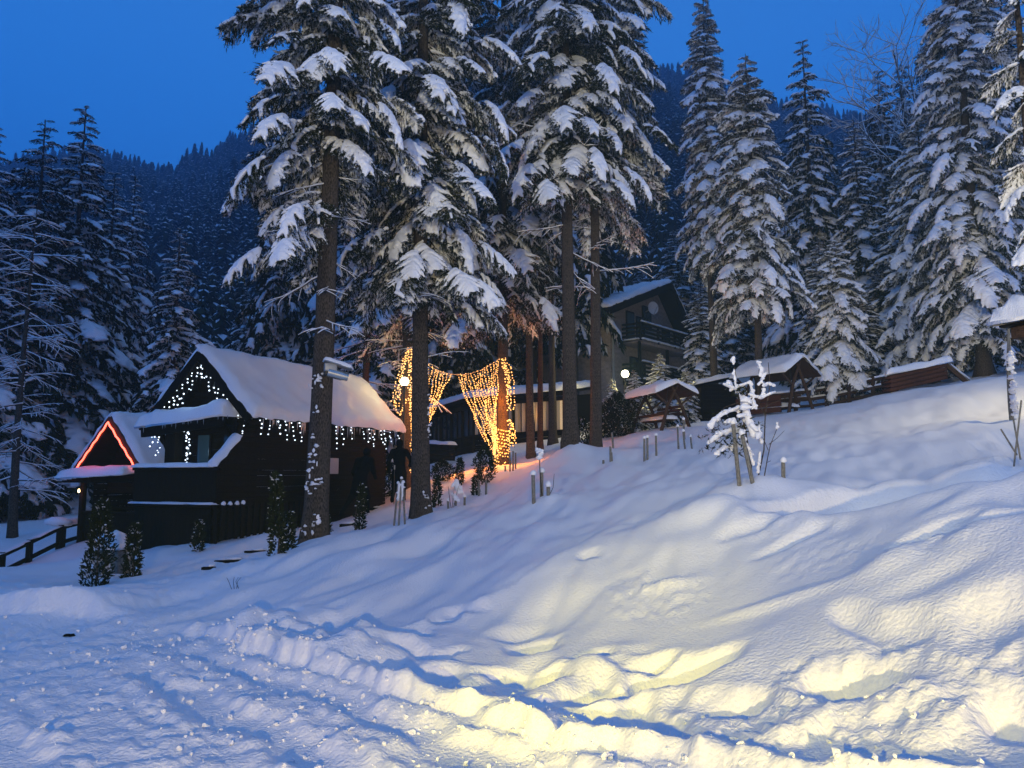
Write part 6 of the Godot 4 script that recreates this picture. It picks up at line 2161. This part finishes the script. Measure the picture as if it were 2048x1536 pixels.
func build_people() -> void:
	# left: leaning forward, mid-stride up the path, seen from behind (local -z is ahead)
	var j := [
		[Vector3(0, 0.92, 0.05), Vector3(0.02, 1.2, -0.1), 0.15, 0.165], [Vector3(0.02, 1.2, -0.1), Vector3(0.03, 1.42, -0.22), 0.165, 0.13], [Vector3(-0.16, 1.42, -0.2), Vector3(0.2, 1.42, -0.2), 0.075, 0.075],
		[Vector3(0, 0.78, 0.06), Vector3(0, 0.95, 0.04), 0.165, 0.16],
		[Vector3(-0.09, 0.85, 0.06), Vector3(-0.17, 0.48, 0.14), 0.1, 0.075], [Vector3(-0.17, 0.48, 0.14), Vector3(-0.34, 0.1, 0.34), 0.075, 0.052], [Vector3(-0.34, 0.06, 0.34), Vector3(-0.36, 0.03, 0.16), 0.05, 0.042],
		[Vector3(0.1, 0.85, 0.02), Vector3(0.13, 0.5, -0.16), 0.1, 0.075], [Vector3(0.13, 0.5, -0.16), Vector3(0.15, 0.1, -0.12), 0.075, 0.052], [Vector3(0.15, 0.06, -0.1), Vector3(0.16, 0.03, -0.28), 0.05, 0.042],
		[Vector3(-0.19, 1.4, -0.2), Vector3(-0.25, 1.12, -0.12), 0.075, 0.062], [Vector3(-0.25, 1.12, -0.12), Vector3(-0.24, 0.88, -0.24), 0.062, 0.048], [Vector3(-0.24, 0.86, -0.26), Vector3(-0.23, 0.78, -0.3), 0.04, 0.025], [Vector3(0, 0.66, 0.08), Vector3(0, 1.0, 0.0), 0.17, 0.17],
		[Vector3(0.2, 1.4, -0.2), Vector3(0.25, 1.13, -0.24), 0.075, 0.062], [Vector3(0.25, 1.13, -0.24), Vector3(0.2, 0.98, -0.46), 0.062, 0.048], [Vector3(0.2, 0.98, -0.46), Vector3(0.18, 0.98, -0.55), 0.04, 0.025],
		[Vector3(0.03, 1.45, -0.23), Vector3(0.03, 1.56, -0.28), 0.055, 0.055],
	]
	person("person in a dark hooded coat striding up beside the cabin wall, seen from behind", on(-3.86, 19.8, 0.02), -0.25, j, Vector3(0.03, 1.62, -0.3), false)
	j = [
		[Vector3(0, 0.9, 0), Vector3(0, 1.2, -0.02), 0.16, 0.16], [Vector3(0, 1.2, -0.02), Vector3(0, 1.4, -0.04), 0.16, 0.13], [Vector3(-0.17, 1.4, -0.03), Vector3(0.17, 1.4, -0.03), 0.07, 0.07], [Vector3(0, 0.72, 0.02), Vector3(0, 0.92, 0), 0.19, 0.17],
		[Vector3(-0.1, 0.8, 0), Vector3(-0.12, 0.47, -0.03), 0.1, 0.075], [Vector3(-0.12, 0.47, -0.03), Vector3(-0.17, 0.1, 0.1), 0.075, 0.052], [Vector3(-0.17, 0.06, 0.1), Vector3(-0.19, 0.03, -0.08), 0.05, 0.042],
		[Vector3(0.1, 0.8, 0), Vector3(0.12, 0.47, -0.06), 0.1, 0.075], [Vector3(0.12, 0.47, -0.06), Vector3(0.13, 0.1, -0.08), 0.075, 0.052], [Vector3(0.13, 0.06, -0.08), Vector3(0.14, 0.03, -0.25), 0.05, 0.042],
		[Vector3(-0.2, 1.38, -0.02), Vector3(-0.29, 1.1, 0.04), 0.066, 0.055], [Vector3(-0.29, 1.1, 0.04), Vector3(-0.28, 0.86, -0.06), 0.055, 0.042], [Vector3(-0.28, 0.86, -0.06), Vector3(-0.28, 0.78, -0.09), 0.038, 0.024],
		[Vector3(0.2, 1.38, -0.02), Vector3(0.32, 1.14, -0.04), 0.066, 0.055], [Vector3(0.32, 1.14, -0.04), Vector3(0.28, 1.0, -0.26), 0.055, 0.042], [Vector3(0.28, 1.0, -0.26), Vector3(0.26, 1.0, -0.35), 0.038, 0.024],
		[Vector3(0, 1.42, -0.03), Vector3(0, 1.52, -0.05), 0.055, 0.055],
	]
	person("person in a long dark coat with loose hair walking towards the light curtain", on(-3.10, 21.3, 0.02), 0.1, j, Vector3(0, 1.6, -0.06), true)
	var t := thing("trekking_pole", "thin walking pole at the left side of the right walker", "pole", on(-3.17, 20.9))
	bar("shaft", t, Vector3(0, -0.05, 0), Vector3(0.0, 0.95, 0), 0.016, 0.016, M.black)
	beam("grip", t, Vector3(0, 0.97, 0), Vector3(0.035, 0.12, 0.035), M.grey_metal)

func build_all() -> void:
	build_trees()
	rng.seed = 610
	build_cabin()
	build_hut()
	build_chalet()
	build_veranda()
	build_shed()
	var s1 := on(4.84, 25.2)
	build_swing("smaller roofed swing of logs in front of the chalet, its snow lit orange", Vector3(4.84, 2.93, -25.2), 0.302, 1.25, 2.1, 1.2, 1.52, M.brown_wood, false)
	build_swing("bigger roofed swing with red boards beside the pointed spruce trunk", Vector3(9.1, 3.44, -26.4), 0.59, 1.7, 1.95, 1.5, 2.05, M.brown_wood, true)
	build_fences()
	build_curtains()
	globe_lamp("glaring globe lamp beside the left light curtain", Vector3(-3.15, 4.32, -22.40), 0.9, 0.13, 1.2)
	globe_lamp("yellow globe lamp on a pole in front of the chalet", Vector3(4.37, 5.48, -29.50), 3.2, 0.15, 8.0)
	build_floodlight()
	var b := on(-3.29, 13.0)
	trunk_patches("snow dabs plastered on the floodlit spruce trunk", b, 0.21, 3.0, 18, 0.1, 701)
	b = on(-1.85, 16.0)
	trunk_patches("snow dabs plastered on the trunk right of the walkers", b, 0.2, 3.0, 16, 0.5, 702)
	build_sapling()
	build_stakes()
	build_shrubs()
	build_path_things()
	build_clods()
	build_people()
	build_lamps()
const FOG := true
func spot(called: String, at: Vector3, aim: Vector3, energy: float, angle: float, soft: float, color: Color, size := 0.1) -> SpotLight3D:
	var l := SpotLight3D.new()
	l.name = called
	l.position = at
	add_child(l)
	l.look_at(aim)
	l.light_energy = energy
	l.spot_angle = angle
	l.spot_angle_attenuation = soft
	l.spot_range = 90.0
	l.spot_attenuation = 2.0
	l.light_color = color
	l.light_size = size
	l.shadow_enabled = true
	return l

func omni(called: String, at: Vector3, energy: float, color: Color, size := 0.1) -> OmniLight3D:
	var l := OmniLight3D.new()
	l.name = called
	l.position = at
	l.light_energy = energy
	l.light_color = color
	l.light_size = size
	l.omni_range = 40.0
	l.omni_attenuation = 2.0
	l.shadow_enabled = true
	add_child(l)
	return l

# a lamp on a post: pole, arm, head and the bulb in which its light sits
func post_lamp(label: String, at: Vector3, foot: float, called: String) -> void:
	var t := thing(called, label, "lamp", at)
	bar("pole", t, Vector3(0, foot - at.y, 0.35), Vector3(0, 0.2, 0.35), 0.1, 0.1, M.grey_metal)
	bar("arm", t, Vector3(0, 0.2, 0.4), Vector3(0, 0.2, -0.1), 0.07, 0.07, M.grey_metal)
	beam("head", t, Vector3(0, 0.17, 0), Vector3(0.3, 0.06, 0.4), M.grey_metal)
	var mb := MB.new()
	mb.lump(Vector3.ZERO, Vector3(0.1, 0.12, 0.1), 3, 0.0, 8, 10)
	part("lamp_bulb", mb.commit(M.lamp_globe), t)

const KEY := Vector3(-4.5, 6.0, 8.0)
const ROADSIDE := Vector3(0.5, 1.9, 6.0)
const YARD := Vector3(11.5, 6.6, -15.0)
func lamps() -> void:
	spot("street_lamp_light", KEY, Vector3(9.0, 11.5, -20), 250, 32, 1.0, Color(1, 0.98, 0.88), 0.12)
	spot("roadside_lamp_light", ROADSIDE, Vector3(3.2, 1.3, -8.5), 125, 49, 1.0, Color(1, 0.88, 0.6), 0.12)
	omni("yard_lamp_light", YARD, 14, Color(1, 0.9, 0.62), 0.12)
	spot("work_lamp_light", Vector3(-2.9, 2.0, 2.5), Vector3(0.9, 0.35, -7.0), 105, 9, 1.0, Color(1, 0.9, 0.16), 0.06)
	spot("work_lamp_light", Vector3(-2.4, 2.0, 2.5), Vector3(2.5, 0.45, -5.6), 48, 10, 1.0, Color(1, 0.9, 0.18), 0.06)

func build_lamps() -> void:
	post_lamp("street lamp behind the viewer that lights the trees", KEY, 0.0, "street_lamp")
	post_lamp("yard lamp on a pole outside the right edge of the view", YARD, snow_h(YARD.x, YARD.z + 0.35) - 0.2, "yard_lamp")
	post_lamp("roadside lamp behind the viewer that lights the near bank", ROADSIDE, 0.0, "roadside_lamp")
	for q in [[-2.9, "left work lamp on the road behind the viewer"], [-2.4, "right work lamp on the road behind the viewer"]]:
		var t := thing("work_lamp", q[1], "lamp", Vector3(q[0], 2.0, 2.5), -0.4)
		bar("stand", t, Vector3(0, -2.1, 0.12), Vector3(0, 0, 0.12), 0.06, 0.06, M.black)
		beam("housing", t, Vector3(0, 0, 0.12), Vector3(0.24, 0.2, 0.1), M.black)
		var mb := MB.new()
		mb.lump(Vector3.ZERO, Vector3(0.06, 0.06, 0.05), 3, 0.0, 8, 10)
		part("lamp_bulb", mb.commit(M.lamp_globe), t)

# ---------------------------------------------------------------- everything
func _ready() -> void:
	rng.seed = 4711
	var cam := Camera3D.new()
	cam.name = "camera"
	cam.fov = 53.0
	cam.near = 0.05
	cam.far = 3000.0
	cam.position = Vector3(0, 1.6, 0)
	cam.rotation.x = atan((950.0 - 768.0) / 1540.0)
	add_child(cam)
	cam.current = true
	var env := Environment.new()
	var sky_m := ProceduralSkyMaterial.new()
	sky_m.sky_top_color = Color(0.04, 0.115, 0.25).linear_to_srgb()
	sky_m.sky_horizon_color = Color(0.006, 0.33, 1.3).linear_to_srgb()
	sky_m.sky_curve = 0.5
	sky_m.ground_bottom_color = Color(0.02, 0.08, 0.3).linear_to_srgb()
	sky_m.ground_horizon_color = Color(0.02, 0.12, 0.5).linear_to_srgb()
	sky_m.sun_angle_max = 1.0
	var sky := Sky.new()
	sky.sky_material = sky_m
	env.background_mode = Environment.BG_SKY
	env.sky = sky
	env.background_energy_multiplier = 1.85
	env.tonemap_mode = Environment.TONE_MAPPER_LINEAR
	env.tonemap_exposure = 1.0
	env.sdfgi_enabled = true
	env.ssao_enabled = true
	env.ssil_enabled = true
	env.fog_enabled = FOG
	env.fog_density = 0.0021
	env.fog_light_color = Color(0.6, 0.8, 1.0)
	var we := WorldEnvironment.new()
	we.name = "world"
	we.environment = env
	add_child(we)
	var sun := DirectionalLight3D.new()   # what is left of the daylight
	sun.name = "last_daylight"
	sun.light_energy = 0.09
	sun.light_angular_distance = 100.0
	sun.light_color = Color(1.0, 1.0, 0.9)
	sun.rotation_degrees = Vector3(-62, 8, 0)
	sun.shadow_enabled = true
	sun.sky_mode = DirectionalLight3D.SKY_MODE_LIGHT_ONLY
	add_child(sun)
	make_noise()
	box_mesh = make_box()
	make_materials()
	solve_coarse()
	make_fine()
	lamps()
	plan_wells()
	build_ground()
	print("ground ", Time.get_ticks_msec())
	build_all()
	print("done ", Time.get_ticks_msec())
